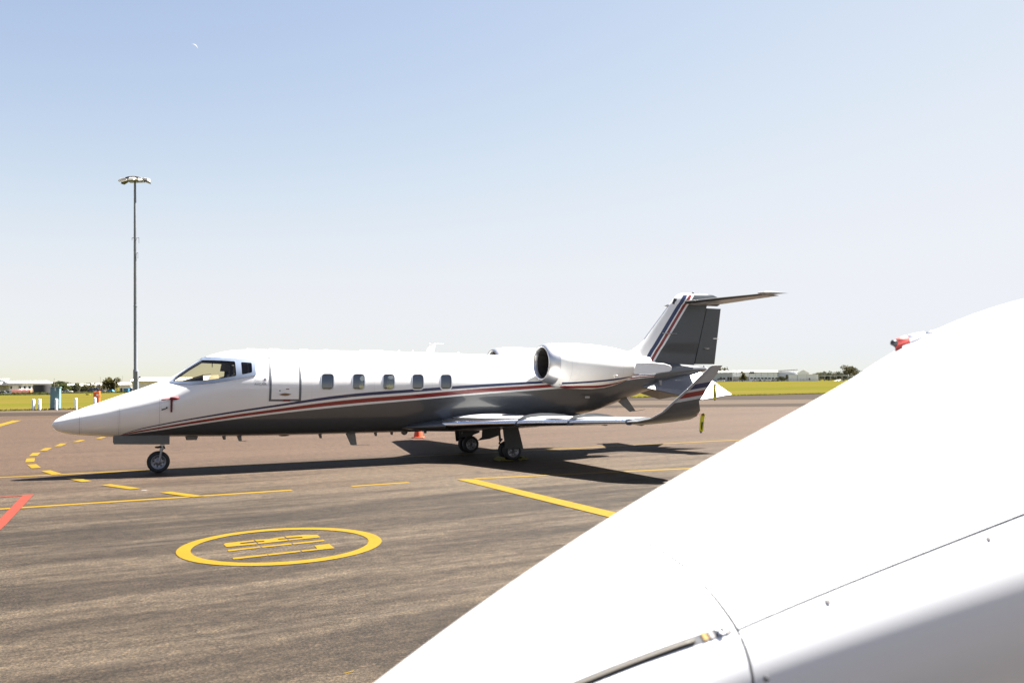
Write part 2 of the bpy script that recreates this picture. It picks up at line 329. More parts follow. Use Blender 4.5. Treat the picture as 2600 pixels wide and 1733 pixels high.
for q in [[(-14.408, 29.491), (-14.623, 30.422), (-14.386, 30.475), (-14.172, 29.539)], [(-14.319, 27.857), (-14.558, 28.763), (-14.361, 28.85), (-14.085, 27.831)],
          [(-13.899, 25.969), (-14.325, 27.128), (-14.164, 27.24), (-13.722, 26.039)], [(-13.43, 24.337), (-13.783, 25.264), (-13.636, 25.362), (-13.222, 24.316)],
          [(-12.713, 22.529), (-13.18, 23.555), (-13.019, 23.614), (-12.527, 22.557)], [(-11.774, 20.734), (-12.333, 21.78), (-12.208, 21.875), (-11.639, 20.818)],
          [(-11.374, 20.11), (-11.259, 20.227), (-10.657, 19.345), (-10.775, 19.238)], [(-10.215, 18.57), (-10.119, 18.768), (-9.437, 17.98), (-9.601, 17.88)],
          [(-8.943, 17.156), (-8.8, 17.248), (-8.157, 16.633), (-8.269, 16.48)], [(-7.656, 15.943), (-7.543, 16.1), (-6.699, 15.42), (-6.8, 15.276)],
          [(-6.069, 14.786), (-5.954, 14.903), (-5.142, 14.285), (-5.283, 14.193)]]:
    c = Vector((sum(p[0] for p in q)/4, sum(p[1] for p in q)/4)); e = max(((Vector(q[(i+1) % 4])-Vector(q[i])) for i in range(4)), key=lambda v: v.length).normalized(); L = max(math.dist(q[i], q[(i+1) % 4]) for i in range(4))
    line2(tuple(c-e*L/2), tuple(c+e*L/2), .19, 'line_dash', z=.009)
line2((-25.95, 44.82), (-23.9, 39.95), .42, 'painted_line', z=.010, e1=12); line2((-26.3, 45.1), (-26.6, 44.4), .2, 'painted_line', z=.012, e1=30)
def grow(q, d):     # widen a painted stroke by d on every side
    ar = sum(q[i][0]*q[(i+1) % len(q)][1]-q[(i+1) % len(q)][0]*q[i][1] for i in range(len(q))); sg = 1 if ar > 0 else -1; out = []
    for i in range(len(q)):
        a, b, c = Vector(q[i-1]), Vector(q[i]), Vector(q[(i+1) % len(q)]); e1 = (b-a).normalized(); e2 = (c-b).normalized(); n1 = Vector((e1.y, -e1.x))*sg; n2 = Vector((e2.y, -e2.x))*sg; m = n1+n2
        out.append(tuple(b+m*(d/max(.45, 1+n1.dot(n2)))))
    return out
# stand number ring with its stencilled characters
cx, cy = -2.69, 10.0; N = 96
rv = [(cx+r*math.cos(2*PI*k/N), cy+r*math.sin(2*PI*k/N), .006) for r in (1.145, .992) for k in range(N)]
ring = obj('stand_ring', mesh('stand_ring', rv, [(k, (k+1) % N, N+(k+1) % N, N+k) for k in range(N)]), 'line_yellow', apron)
for q in ([(-3.371, 10.044), (-3.378, 10.108), (-3.111, 10.282), (-3.076, 10.208), (-3.219, 10.117), (-3.188, 10.037), (-3.025, 10.109), (-2.995, 10.038), (-3.288, 9.886), (-3.327, 9.949)],
          [(-3.091, 10.308), (-2.942, 10.342), (-2.801, 10.489), (-2.763, 10.395), (-2.846, 10.364), (-2.816, 10.29), (-2.718, 10.319), (-2.688, 10.251), (-2.977, 10.059), (-3.005, 10.134), (-2.935, 10.175), (-2.966, 10.257), (-3.044, 10.214)],
          [(-2.779, 10.515), (-2.595, 10.602), (-2.425, 10.615), (-2.349, 10.445), (-2.671, 10.257), (-2.696, 10.331), (-2.541, 10.419), (-2.575, 10.496), (-2.747, 10.428)],
          [(-3.215, 9.703), (-2.917, 9.88), (-2.889, 9.824), (-3.179, 9.628)], [(-2.894, 9.891), (-2.603, 10.066), (-2.577, 10.002), (-2.864, 9.829)], [(-2.581, 10.075), (-2.27, 10.273), (-2.241, 10.199), (-2.552, 10.01)],
          [(-3.016, 9.273), (-2.707, 9.439), (-2.678, 9.377), (-2.982, 9.191)], [(-2.688, 9.452), (-2.396, 9.626), (-2.369, 9.567), (-2.66, 9.381)], [(-2.37, 9.639), (-2.212, 9.736), (-2.286, 9.915), (-2.148, 10.009), (-2.034, 9.759), (-2.344, 9.58)]):
    mark('stencil_stroke', grow(q, .006), 'line_yellow', .006)
mark('paint_fleck', [(-1.12, 5.60), (-1.08, 5.625), (-1.045, 5.66), (-1.05, 5.635), (-1.09, 5.605)], 'line_yellow'); mark('white_spot', [(-6.56, 15.15), (-6.56, 15.19), (-6.48, 15.21), (-6.47, 15.17)], 'line_white')
for o in list(apron.children)+[apron, gr]: fix(o)
# ragged fringe of grass along the pavement edge
V = []; F = []
for i in range(16000):
    u = random.uniform(-40, 190) if i % 3 else random.uniform(-15, 90); v = abs(random.gauss(0, 1.6))-.15; p = E0+EU*u+EV*v; h = random.uniform(.03, .11); a = random.uniform(0, PI); wd = random.uniform(.03, .09)
    dx, dy = math.cos(a)*wd, math.sin(a)*wd; lx, ly = random.uniform(-.06, .06), random.uniform(-.06, .06); z = ground_z(p.x, p.y)-.04; k = len(V)
    V += [(p.x-dx, p.y-dy, z), (p.x+dx, p.y+dy, z), (p.x+lx, p.y+ly, z+h+.04)]; F.append((k, k+1, k+2))
tag(obj('grass', mesh('grass', V, F), 'leaf_grass'), 'ragged fringe of dry green grass along the pavement edge', kind='stuff')
# ------------------------------------------------------------------ the parked jet: stations run aft from the nose tip
TOP=([0,.03,.08,.3,.5,.83,1.27,1.72,1.95,2.18,2.29,2.5,2.88,3.12,3.37,3.62,4.12,6,7.78,9.34,9.82,11.5,13,14.5,15.5,16.3,16.6],
     [1.06,1.12,1.17,1.29,1.37,1.49,1.65,1.81,1.90,1.99,2.04,2.18,2.43,2.52,2.58,2.61,2.62,2.61,2.59,2.55,2.54,2.52,2.48,2.40,2.34,2.28,2.22])
BOT=([0,.03,.1,.31,.73,1.15,2.19,3.14,4.13,6,7.78,9.33,11.28,12.5,13.96,14.54,15.5,16.3,16.6],
     [1.06,1.01,.94,.87,.82,.78,.75,.72,.70,.68,.67,.68,.83,1.0,1.41,1.58,1.83,2.03,2.12])
HW=([0,.03,.1,.31,.73,1.15,1.72,2.19,2.7,3.14,3.6,4.13,5,10,11.3,12.5,13.96,14.54,15.5,16.3,16.6],
    [0.01,.07,.13,.22,.35,.45,.59,.70,.80,.87,.92,.955,.965,.965,.93,.82,.60,.50,.34,.2,.08])
def pch(tab):
    x=np.array(tab[0],float); y=np.array(tab[1],float); h=np.diff(x); d=np.diff(y)/h; m=np.zeros_like(y)
    m[0],m[-1]=d[0],d[-1]
    for i in range(1,len(x)-1):
        if d[i-1]*d[i]>0:
            w1,w2=2*h[i]+h[i-1],h[i]+2*h[i-1]; m[i]=(w1+w2)/(w1/d[i-1]+w2/d[i])
    def f(t):
        t=min(max(t,x[0]),x[-1]); i=min(max(int(np.searchsorted(x,t))-1,0),len(h)-1); q=(t-x[i])/h[i]
        return float((1+2*q)*(1-q)**2*y[i]+q*(1-q)**2*h[i]*m[i]+q*q*(3-2*q)*y[i+1]+q*q*(q-1)*h[i]*m[i+1])
    return f
ftop,fbot,fhw=pch(TOP),pch(BOT),pch(HW)
def zc(s): return fbot(s)+.56*(ftop(s)-fbot(s))
def hullY(s,z):
    c=zc(s); q=(z-c)/((ftop(s)-c) if z>=c else (c-fbot(s)))
    return fhw(s)*math.sqrt(max(0,1-q*q))
PSI = math.radians(26.5)
JET = thing('business_jet', 'white and grey twin engine business jet with red and navy cheat line', 'airplane', (-9.292, 17.256, 0), PSI+PI)
JM = Matrix.Translation((-9.292, 17.256, 0)) @ Matrix.Rotation(PSI+PI, 4, 'Z')
def JW(s, y, z): return JM @ Vector((-s, y, z))
def hpt(s, u, off=0.):
    c = zc(s); h = (ftop(s)-c) if u >= 0 else (c-fbot(s)); k = fhw(s)
    return (-s, max(0., (k-off*1.)*math.cos(u)), c+(h-off)*math.sin(u))
def z2u(s, z):
    c = zc(s); q = (z-c)/((ftop(s)-c) if z >= c else (c-fbot(s))); return math.asin(max(-1, min(1, q)))
def hull_n(s, z):
    y = hullY(s, z); e = .01; a = Vector((-2*e, hullY(s+e, z)-hullY(s-e, z), 0)); b = Vector((0, hullY(s, z+e)-hullY(s, z-e), 2*e))
    nn = a.cross(b); nn = nn if nn.y > 0 else -nn
    return nn.normalized() if nn.length > 1e-9 else Vector((0, 1, 0))
# ---- paint schemes
def curve_node(t, s_over, pts):
    n = t.nodes.new('ShaderNodeFloatCurve'); c = n.mapping.curves[0]; pts = [(a/17., b/3.) for a, b in pts]
    while len(c.points) < len(pts): c.points.new(.5, .5)
    for p, (x, y) in zip(c.points, pts): p.location = (x, y); p.handle_type = 'AUTO_CLAMPED'
    n.mapping.update(); lnk(t, s_over, n.inputs['Value']); return mth(t, 'MULTIPLY', n.outputs[0], 3.)
def sxyz(t):
    sp = t.nodes.new('ShaderNodeSeparateXYZ'); lnk(t, objc(t), sp.inputs[0]); return mth(t, 'MULTIPLY', sp.outputs[0], -1.), sp.outputs[1], sp.outputs[2]
def fin_pattern(t, s, z, col):
    d = mth(t, 'SUBTRACT', s, mth(t, 'MULTIPLY', mth(t, 'SUBTRACT', z, 2.38), .755))
    for th, c in ((14.39, NAVY), (14.53, WHITE), (14.578, RED), (14.685, WHITE), (14.76, FGREY)): col = mixc(t, mth(t, 'GREATER_THAN', d, th), col, c)
    return col
TAIL = [(12.4, 0), (13.9, 0), (17, 0)]
def ext(p, a, b, c): return [(0, .3), (1.0, .62), (1.2, .785)]+p+[(12.4, a), (14.0, b), (17.0, c)]
BT = ext([(1.402, .895), (1.92, 1.027), (3.037, 1.228), (4.23, 1.402), (5.775, 1.603), (7.428, 1.708), (8.913, 1.792), (10.5, 1.855)], 1.93, 2.02, 2.05)
BB = ext([(1.413, .886), (1.921, 1.006), (3.04, 1.191), (4.23, 1.355), (5.777, 1.534), (7.426, 1.638), (8.908, 1.722), (10.5, 1.8)], 1.885, 1.99, 2.05)
RT = ext([(1.392, .868), (1.924, .967), (3.043, 1.151), (4.23, 1.307), (5.779, 1.478), (7.426, 1.584), (8.906, 1.689), (10.5, 1.76)], 1.85, 1.97, 2.05)
RB = ext([(1.35, .835), (1.926, .937), (3.047, 1.098), (4.24, 1.244), (5.784, 1.388), (7.429, 1.492), (8.903, 1.594), (10.5, 1.682)], 1.79, 1.94, 2.05)
WB = ext([(1.254, .811), (1.929, .904), (3.051, 1.063), (4.25, 1.204), (5.788, 1.337), (7.431, 1.449), (8.904, 1.552), (10.5, 1.636)], 1.75, 1.92, 2.05)
def paint_mat(name, kind):
    m, t, b = new_mat(name); s, y, z = sxyz(t)
    if kind == 'hull':
        so_ = mth(t, 'DIVIDE', s, 17.); col = WHITE
        for crv, c in ((BT, NAVY), (BB, WHITE), (RT, RED), (RB, WHITE), (WB, GREY)): col = mixc(t, mth(t, 'LESS_THAN', z, curve_node(t, so_, crv)), col, c)
        d = mth(t, 'SUBTRACT', s, mth(t, 'MULTIPLY', mth(t, 'SUBTRACT', z, 2.38), .755)); up = mth(t, 'GREATER_THAN', z, 1.95)
        col = mixc(t, mth(t, 'GREATER_THAN', d, 14.76), col, GREY)
        for sl in (.5, 1.22, 1.97, 4.09, 5.02, 6.43, 7.82, 9.3, 10.02, 11.55, 12.9, 14.2):
            ln = mth(t, 'LESS_THAN', mth(t, 'ABSOLUTE', mth(t, 'SUBTRACT', s, sl)), .004); col = mixc(t, mth(t, 'MULTIPLY', ln, .55 if sl < 4 else .16), col, (.10, .10, .11))
        for z0_ in (1.672, 2.33): ln = mth(t, 'MULTIPLY', mth(t, 'GREATER_THAN', s, 4.09), mth(t, 'LESS_THAN', mth(t, 'ABSOLUTE', mth(t, 'SUBTRACT', z, z0_)), .0035)); col = mixc(t, mth(t, 'MULTIPLY', ln, .12), col, (.10, .10, .11))
        # rivet dots beside the nose joints
        for sl in (.53, 1.19, 1.25, 2.0):
            dz = mth(t, 'SUBTRACT', mth(t, 'PINGPONG', z, .05), .025); ds = mth(t, 'SUBTRACT', s, sl)
            rr2 = mth(t, 'ADD', mth(t, 'MULTIPLY', dz, dz), mth(t, 'MULTIPLY', ds, ds)); col = mixc(t, mth(t, 'MULTIPLY', mth(t, 'LESS_THAN', rr2, .00004), .5), col, (.08, .08, .09))
    elif kind == 'fin': col = fin_pattern(t, s, z, WHITE)
    elif kind == 'nacelle':
        so_ = mth(t, 'DIVIDE', s, 17.); col = WHITE; aft = mth(t, 'GREATER_THAN', mth(t, 'ADD', s, mth(t, 'MULTIPLY', z, .5)), 11.78)
        for crv, c in (([(0, 1.82), (10.8, 1.826), (11.83, 1.873), (12.67, 1.946), (13.1, 1.99), (17, 2.0)], NAVY), ([(0, 1.78), (10.8, 1.781), (11.83, 1.827), (12.67, 1.906), (13.1, 1.97), (17, 2.0)], WHITE), ([(0, 1.74), (10.8, 1.741), (11.93, 1.75), (12.77, 1.875), (13.1, 1.95), (17, 2.0)], RED), ([(0, 1.68), (10.8, 1.68), (11.93, 1.692), (12.77, 1.84), (13.1, 1.93), (17, 2)], WHITE)):
            col = mixc(t, mth(t, 'MULTIPLY', aft, mth(t, 'LESS_THAN', z, curve_node(t, so_, crv))), col, c)
        n = noise(t, objc(t), 2.3, 5, .6); col = mixc(t, ramp(t, n, (.52, (0, 0, 0)), (.75, (.16, .16, .16))), col, (.30, .29, .30))
        for sl in (11.02, 12.55):
            ln = mth(t, 'LESS_THAN', mth(t, 'ABSOLUTE', mth(t, 'SUBTRACT', s, sl)), .004); col = mixc(t, mth(t, 'MULTIPLY', ln, .3), col, (.15, .15, .16))
    elif kind == 'winglet':
        d = mth(t, 'SUBTRACT', z, mth(t, 'MULTIPLY', mth(t, 'SUBTRACT', s, 11.), .13)); col = (.33, .33, .33)
        for th, c in ((1.80, NAVY), (1.705, (.45, .45, .46)), (1.66, RED), (1.565, (.45, .45, .46)), (1.505, GREY)): col = mixc(t, mth(t, 'LESS_THAN', d, th), col, c)
    nz = noise(t, objc(t), 1.7, 4); mu = t.nodes.new('ShaderNodeMix'); mu.data_type = 'RGBA'; mu.blend_type = 'MULTIPLY'; lnk(t, mth(t, 'MULTIPLY', nz, .22), mu.inputs[0]); mu.inputs[7].default_value = (.62, .6, .57, 1); lnk(t, col, mu.inputs[6]); lnk(t, mu.outputs[2], b.inputs['Base Color'])
    b.inputs['Roughness'].default_value = .30; b.inputs['Coat Weight'].default_value = .7 if kind == 'hull' else .3; b.inputs['Coat Roughness'].default_value = .05
    M[name] = m
for k in ('hull', 'fin', 'nacelle', 'winglet'): paint_mat('jet_'+k, k)
# ---- windows in side view
PANE1 = [(2.215, 1.92), (2.279, 1.984), (2.545, 2.179), (2.831, 2.365), (3.178, 2.35), (3.447, 2.331), (3.446, 2.026), (3.144, 1.972), (2.787, 1.925), (2.442, 1.91)]
PANE2 = [(3.563, 2.317), (3.78, 2.302), (3.77, 2.095), (3.56, 2.051)]
SURR = [(2.159, 1.9), (2.22, 1.95), (2.283, 2.004), (2.552, 2.2), (2.83, 2.395), (2.898, 2.437), (3.332, 2.411), (3.858, 2.366), (3.844, 2.038), (3.36, 1.938), (2.997, 1.877), (2.575, 1.847), (2.304, 1.868)]
def winpoly(i, g=0.):
    c = 5.366+.7015*i; z = 1.893-.0065*i; a, h = .137+g, .175+g
    return rounded([(c-a-.012, z-h), (c+a-.012, z-h), (c+a+.012, z+h), (c-a+.012, z+h)], .085+g, 5)
P1, P2 = dense(rounded(PANE1, .02, 2), .06), dense(rounded(PANE2, .03, 3), .06)
HOLES = [P1, P2]+[dense(winpoly(i), .06) for i in range(5)]
def hull_shell(name, mat, off, s0, s1, parent):
    ss = [x for x in list(np.concatenate([[0, .012, .03, .055, .085], np.arange(.13, 4.3, .065), np.arange(4.3, 16.6, .13), [16.6]])) if s0 <= x <= s1]
    nu = 30; pts = [(s, -PI/2+PI*j/nu) for s in ss[1:-1] for j in range(1, nu)]
    holes = [[(s, z2u(s, z)) for s, z in h] for h in HOLES]
    a, b = ss[0], ss[-1]; us_ = [-PI/2+PI*j/nu for j in range(nu+1)]
    outer = [(s, -PI/2) for s in ss]+[(b, u) for u in us_[1:-1]]+[(s, PI/2) for s in reversed(ss)]+[(a, u) for u in reversed(us_[1:-1])]
    pts = [p for p in pts if not any(inpoly(p, h) for h in holes)]
    V, F = cdt(outer, holes, None, pts)
    P = [hpt(s, u, off) for s, u in V]; k = len(P); mb = MB(); mb.add(P, F); mb.add([(x, -y, z) for x, y, z in P], [tuple(reversed(f)) for f in F])
    me = mb.mesh(name, False, False); bm = bmesh.new(); bm.from_mesh(me); bmesh.ops.remove_doubles(bm, verts=bm.verts, dist=.0006); bmesh.ops.recalc_face_normals(bm, faces=bm.faces); bm.to_mesh(me); bm.free(); me.shade_smooth()
    return obj(name, me, mat, parent)
FUS = hull_shell('fuselage', 'jet_hull', 0., 0, 16.6, JET)
hull_shell('cabin_lining', 'cabin_lining', .045, 2.16, 9.3, JET)
def patch(name, poly, mat, parent, off=.004, holes=(), thick=.0, side=1, grid=.07, st=.05):
    V, F = cdt(dense(poly, st), [dense(h, st) for h in holes], grid)
    out = []; inn = []
    for s, z in V:
        nn = hull_n(s, z); p = Vector((-s, hullY(s, z), z)); q = p+nn*off; r_ = p+nn*(off-thick)
        out.append((q.x, q.y*side, q.z)); inn.append((r_.x, r_.y*side, r_.z))
    mb = MB(); mb.add(out, F)
    if thick:
        mb.add(inn, [tuple(reversed(f)) for f in F]); n = len(out); from collections import Counter
        cnt = Counter(tuple(sorted((f[i], f[(i+1) % 3]))) for f in F for i in range(3))
        for f in F:
            for i in range(3):
                a, b = f[i], f[(i+1) % 3]
                if cnt[tuple(sorted((a, b)))] == 1: mb.f.append((b, a, a+n, b+n))
    me = mb.mesh(name, True); me.set_sharp_from_angle(angle=math.radians(50))
    if not thick and side*sum(p.normal.y*p.area for p in me.polygons) < 0: me.flip_normals()
    return obj(name, me, mat, parent)
for sd_ in (1, -1):
    fr = patch('cockpit_window_frame', rounded(SURR, .02, 2), 'surround_metal', JET, .012, [P1, P2], .055, sd_)
    patch('windscreen', rounded(PANE1, .02, 2), 'cockpit_glass', JET, -.006, side=sd_); patch('side_window', rounded(PANE2, .03, 3), 'cockpit_glass', JET, -.006, side=sd_)
    patch('window_seal', [(s+(1 if s > 3 else -1)*.0, z) for s, z in rounded(PANE1, .02, 2)], 'rubber_black', fr, -.002, [[(2.995+(s-2.995)*.972, 2.10+(z-2.10)*.955) for s, z in rounded(PANE1, .02, 2)]], .02, sd_)
    for i in range(5):
        wn = patch('cabin_window', winpoly(i), 'cabin_glass', JET, -.022, side=sd_); patch('window_rim', winpoly(i, .018), 'polished_lip', wn, .005, [winpoly(i, -.006)], .03, sd_)
        if (sd_ == -1 and i in (0, 1, 4)): patch('window_blind', winpoly(i, .02), 'light_grey_paint', wn, -.03, side=sd_)
# door, its outline, handle and marks
DO = [(4.131, 2.437), (4.806, 2.427), (4.796, 2.058), (4.789, 1.474), (4.107, 1.483), (4.114, 1.935)]; DI = [(4.177, 2.395), (4.75, 2.384), (4.745, 2.059), (4.737, 1.519), (4.157, 1.525), (4.162, 1.935)]
mm('door_outline', (.085, .09, .10), .4, coat=.4, var=.04)
DOOR = patch('cabin_door', DI, 'white_paint', JET, .006, thick=.01); patch('door_outline', DO, 'door_outline', DOOR, .003, [DI], .006)
patch('door_handle', [(4.312, 1.626), (4.38, 1.645), (4.442, 1.653), (4.51, 1.645), (4.578, 1.628), (4.51, 1.604), (4.448, 1.596), (4.38, 1.606)], 'handle_brass', DOOR, .016, thick=.012, st=.02, grid=.02)
patch('door_placard', [(4.46, 1.729), (4.53, 1.729), (4.53, 1.747), (4.46, 1.747)], 'red_cloth', DOOR, .009, st=.02, grid=.02); patch('door_placard', [(4.40, 1.478), (4.56, 1.476), (4.56, 1.512), (4.40, 1.514)], 'red_cloth', DOOR, .008, st=.02, grid=.02)
patch('key_lock', [(4.32, 1.695), (4.345, 1.695), (4.345, 1.72), (4.32, 1.72)], 'dark_gear', DOOR, .009, st=.02, grid=.02)
def text_mesh(body, size):
    c = bpy.data.curves.new('lettering', 'FONT'); c.body = body; c.size = size; o = bpy.data.objects.new('lettering', c); COL.objects.link(o); bpy.context.view_layer.update()
    me = bpy.data.meshes.new_from_object(o.evaluated_get(bpy.context.evaluated_depsgraph_get())); bpy.data.objects.remove(o); bpy.data.curves.remove(c); return me
def hull_text(body, s0, s1, z0, h, mat, name='lettering', shear=0.):
    me = text_mesh(body, 1.); xs = [v.co.x for v in me.vertices]; ys = [v.co.y for v in me.vertices]; a, b = min(xs), max(xs); y0, y1 = min(ys), max(ys)
    for v in me.vertices:
        z = z0+(v.co.y-y0)/(y1-y0)*h; s = s0+(v.co.x-a)/(b-a)*(s1-s0)+shear*(z-z0); v.co = (-s, hullY(s, z)+.004, z)
    me.materials.clear(); return obj(name, me, mat, JET)
hull_text('AVCAIR', 3.805, 4.058, 1.824, .052, 'print_grey'); hull_text('Desire', 3.815, 3.985, 1.917, .055, 'print_faint', shear=.35)
patch('emblem', rounded([(4.003, 1.915), (4.05, 1.915), (4.05, 1.973), (4.003, 1.973)], .008, 2), 'emblem_violet', JET, .004, [[(4.018, 1.935), (4.035, 1.935), (4.035, 1.953), (4.018, 1.953)]], st=.01, grid=.02)
# ---- cockpit interior
mb = MB(); mb.hull([(-2.38, y, z) for y, z in ((-.5, 1.55), (.5, 1.55), (.5, 1.9), (-.5, 1.9))], [(-2.95, y, z) for y, z in ((-.72, 1.5), (.72, 1.5), (.72, 2.07), (-.72, 2.07))]); mb.part('glareshield', 'cockpit_trim', JET)
for y in (-.36, .36):
    mb = MB(); mb.box(-3.62, -3.45, y-.22, y+.22, 1.3, 2.08); mb.box(-3.58, -3.47, y-.12, y+.12, 2.08, 2.27); mb.box(-3.5, -3.05, y-.22, y+.22, 1.3, 1.45); bevel(mb.part('pilot_seat', 'seat_leather', JET), .04, 3)
bk = [hpt(3.7, u, .055) for u in np.linspace(-PI/2, PI/2, 25)]; bk = bk+[(x, -y, z) for x, y, z in reversed(bk[1:-1])]; MB().hull(bk, [(x-.03, y, z) for x, y, z in bk]).part('cockpit_bulkhead', 'cockpit_trim', JET)
mb = MB(); mb.box(-3.5, -3.1, -.2, .2, 2.33, 2.43); mb.part('overhead_panel', 'cockpit_trim', JET)
mb = MB(); mb.tube([(-3.03, .30, 2.38), (-3.03, .30, 2.22)], .008, 6); mb.part('compass_stalk', 'cockpit_trim', JET)
mb = MB(); mb.add([(-3.36, .55, 2.29), (-3.18, .60, 2.30), (-3.15, .60, 2.13), (-3.34, .55, 2.12), (-3.36, .54, 2.29), (-3.18, .59, 2.30), (-3.15, .59, 2.13), (-3.34, .54, 2.12)], [(0, 1, 2, 3), (7, 6, 5, 4), (0, 4, 5, 1), (1, 5, 6, 2), (2, 6, 7, 3), (3, 7, 4, 0)]); mb.part('sun_visor', 'seat_leather', JET)
mb = MB(); mb.add([(-2.80, .76, 1.94), (-3.10, .80, 1.975), (-3.10, .76, 2.055), (-2.80, .72, 2.04), (-2.80, .758, 1.94), (-3.10, .798, 1.975), (-3.10, .758, 2.055), (-2.80, .718, 2.04)], [(0, 1, 2, 3), (7, 6, 5, 4), (0, 4, 5, 1), (1, 5, 6, 2), (2, 6, 7, 3), (3, 7, 4, 0)])
note = mb.part('paper_note', 'paper'); note.matrix_world = JM; tag(note, 'cream paper card standing behind the windscreen of the parked jet', 'paper card')
# ---- lifting surfaces
def naca(x, t): return 5*t*(.2969*math.sqrt(max(x, 0))-.126*x-.3516*x*x+.2843*x**3-.1036*x**4)
def foil(le, te, nrm, th, x0=0., x1=1., n=12, camber=0.):
    le, te, nrm = Vector(le), Vector(te), Vector(nrm).normalized(); c = (te-le).length; up = []; lo = []
    for i in range(n+1):
        q = i/n; x = x0+(x1-x0)*(q*q if x0 == 0 else q); yt = naca(x, th)*c+.0012; yc = camber*4*x*(1-x)*c
        up.append(le+(te-le)*x+nrm*(yc+yt)); lo.append(le+(te-le)*x+nrm*(yc-yt))
    return up+list(reversed(lo))
def loft(secs, name, mat, parent, flip=1, smooth='auto'):
    n = len(secs[0]); v = [(p[0], p[1]*flip, p[2]) for s in secs for p in s]
    f = [(i*n+k, i*n+(k+1) % n, (i+1)*n+(k+1) % n, (i+1)*n+k) for i in range(len(secs)-1) for k in range(n)]+[tuple(range(n)), tuple(range((len(secs)-1)*n, len(secs)*n))]
    mb = MB(); mb.add(v, f); return mb.part(name, mat, parent, smooth)
WS = [(.45, 8.0, 11.35, .84, .85, .115), (.95, 8.06, 11.32, .87, .88, .115), (1.2, 8.36, 11.3, .885, .89, .11), (1.6, 8.78, 11.28, .90, .90, .105), (3.5, 9.24, 11.22, .985, .975, .10), (5.95, 9.84, 11.14, 1.075, 1.075, .095)]
WG = [(5.95, 9.84, 11.14, 1.075, 1.075, 0, .095), (6.2, 9.92, 11.16, 1.09, 1.10, 14, .085), (6.4, 10.08, 11.16, 1.15, 1.17, 38, .075), (6.53, 10.25, 11.14, 1.27, 1.28, 60, .065), (6.60, 10.45, 11.06, 1.46, 1.46, 72, .06), (6.67, 10.74, 11.20, 1.70, 1.70, 75, .06), (6.79, 11.19, 11.47, 2.12, 2.125, 76, .06), (6.80, 11.23, 11.48, 2.14, 2.14, 76, .03)]
for sd_ in (1, -1):
    for nm, x0, x1, mt in (('wing', .10, 1., 'wing_skin'), ('wing_leading_edge', 0., .102, 'wing_edge')):
        ss = [foil((-a, y, z1), (-b, y, z2), (0, -.04, 1), t, x0, x1, 12, .012) for y, a, b, z1, z2, t in WS]
        wg_ = loft(ss, nm, mt, JET, sd_)
        if nm == 'wing': WING = wg_
    ss = [foil((-a, y, z1), (-b, y, z2), (0, -math.sin(math.radians(c)), math.cos(math.radians(c))), t, 0, 1, 12, .0) for y, a, b, z1, z2, c, t in WG]
    loft(ss, 'winglet', 'jet_winglet', JET, sd_)
    ss = [foil((-a+.012, y+.004, z1), (-a-.10, y+.004, z1+.004), (0, -math.sin(math.radians(c)), math.cos(math.radians(c))), .26 if k < 6 else .2, 0, .9, 8) for k, (y, a, b, z1, z2, c, t) in enumerate(WG)]
    loft(ss, 'winglet_leading_edge', 'light_grey_paint', JET, sd_)
    for fy in (2.8, 4.4):      # wing fences
        k = (fy-1.6)/(5.95-1.6); le = 8.78+(9.84-8.78)*k; te = 11.28-.14*k; zz = .90+.175*k; c = te-le; pts = []
        xs_ = [-.02, 0, .03, .08, .16, .28, .42, .56, .68]
        lo = [(-(le+c*x), fy, zz-.03 if x < 0 else zz+.012*4*x*(1-x)*c+naca(x, .1)*c-.01) for x in xs_]; hi = [(-(le+c*x), fy, zz+.012*4*max(x, 0)*(1-x)*c+naca(max(x, 0), .1)*c+h) for x, h in zip(xs_, (.0, .02, .045, .065, .075, .078, .07, .05, .004))]
        mb = MB(); n = len(xs_); v = [(x, (y+d)*sd_, z) for d in (-.006, .006) for ring_ in (lo, hi) for x, y, z in ring_]
        mb.add(v, [(i, i+1, n+i+1, n+i) for i in range(n-1)]+[(2*n+i, 3*n+i, 3*n+i+1, 2*n+i+1) for i in range(n-1)]+[(n+i, n+i+1, 3*n+i+1, 3*n+i) for i in range(n-1)]+[(i, 2*n+i, 2*n+i+1, i+1) for i in range(n-1)]+[(0, n, 3*n, 2*n), (n-1, 3*n-1, 4*n-1, 2*n-1)])
        mb.part('wing_fence', 'grey_paint', WING)
    for fy in (2.8, 4.4, 5.95):   # leading edge clips
        k = (fy-1.6)/(5.95-1.6); le = 8.78+(9.84-8.78)*k; zz = .90+.175*k
        loft([foil((-(le-.012), y, zz), (-(le+.22), y, zz+.004), (0, 0, 1), .52, 0, .8, 8) for y in (fy-.02, fy+.02)], 'leading_edge_clip', 'surround_metal', WING, sd_)
    for y, a, l, r_ in ((3.1, 10.9, .6, .035), (4.55, 10.9, .55, .03)):
        k = (y-1.6)/4.35; MB().tube([(-a, y*sd_, .84+.175*k), (-a-l*.5, y*sd_, .81+.175*k), (-a-l, y*sd_, .87+.175*k)], [.01, r_, .006], 8).part('flap_track_fairing', 'grey_paint', WING, True)
# wing to body fairing
secs = []
for s, hw_, hh, z in ((7.25, .55, .02, .80), (7.5, .80, .09, .82), (7.9, .98, .16, .84), (8.6, 1.06, .205, .855), (9.8, 1.06, .21, .86), (10.8, 1.02, .19, .87), (11.6, .9, .12, .93), (12.0, .72, .03, 1.0)):
    secs.append([(-s, hw_*math.cos(2*PI*k/40), z+hh*math.sin(2*PI*k/40)) for k in range(40)])
loft(secs, 'wing_fairing', 'grey_paint', JET, 1, True)
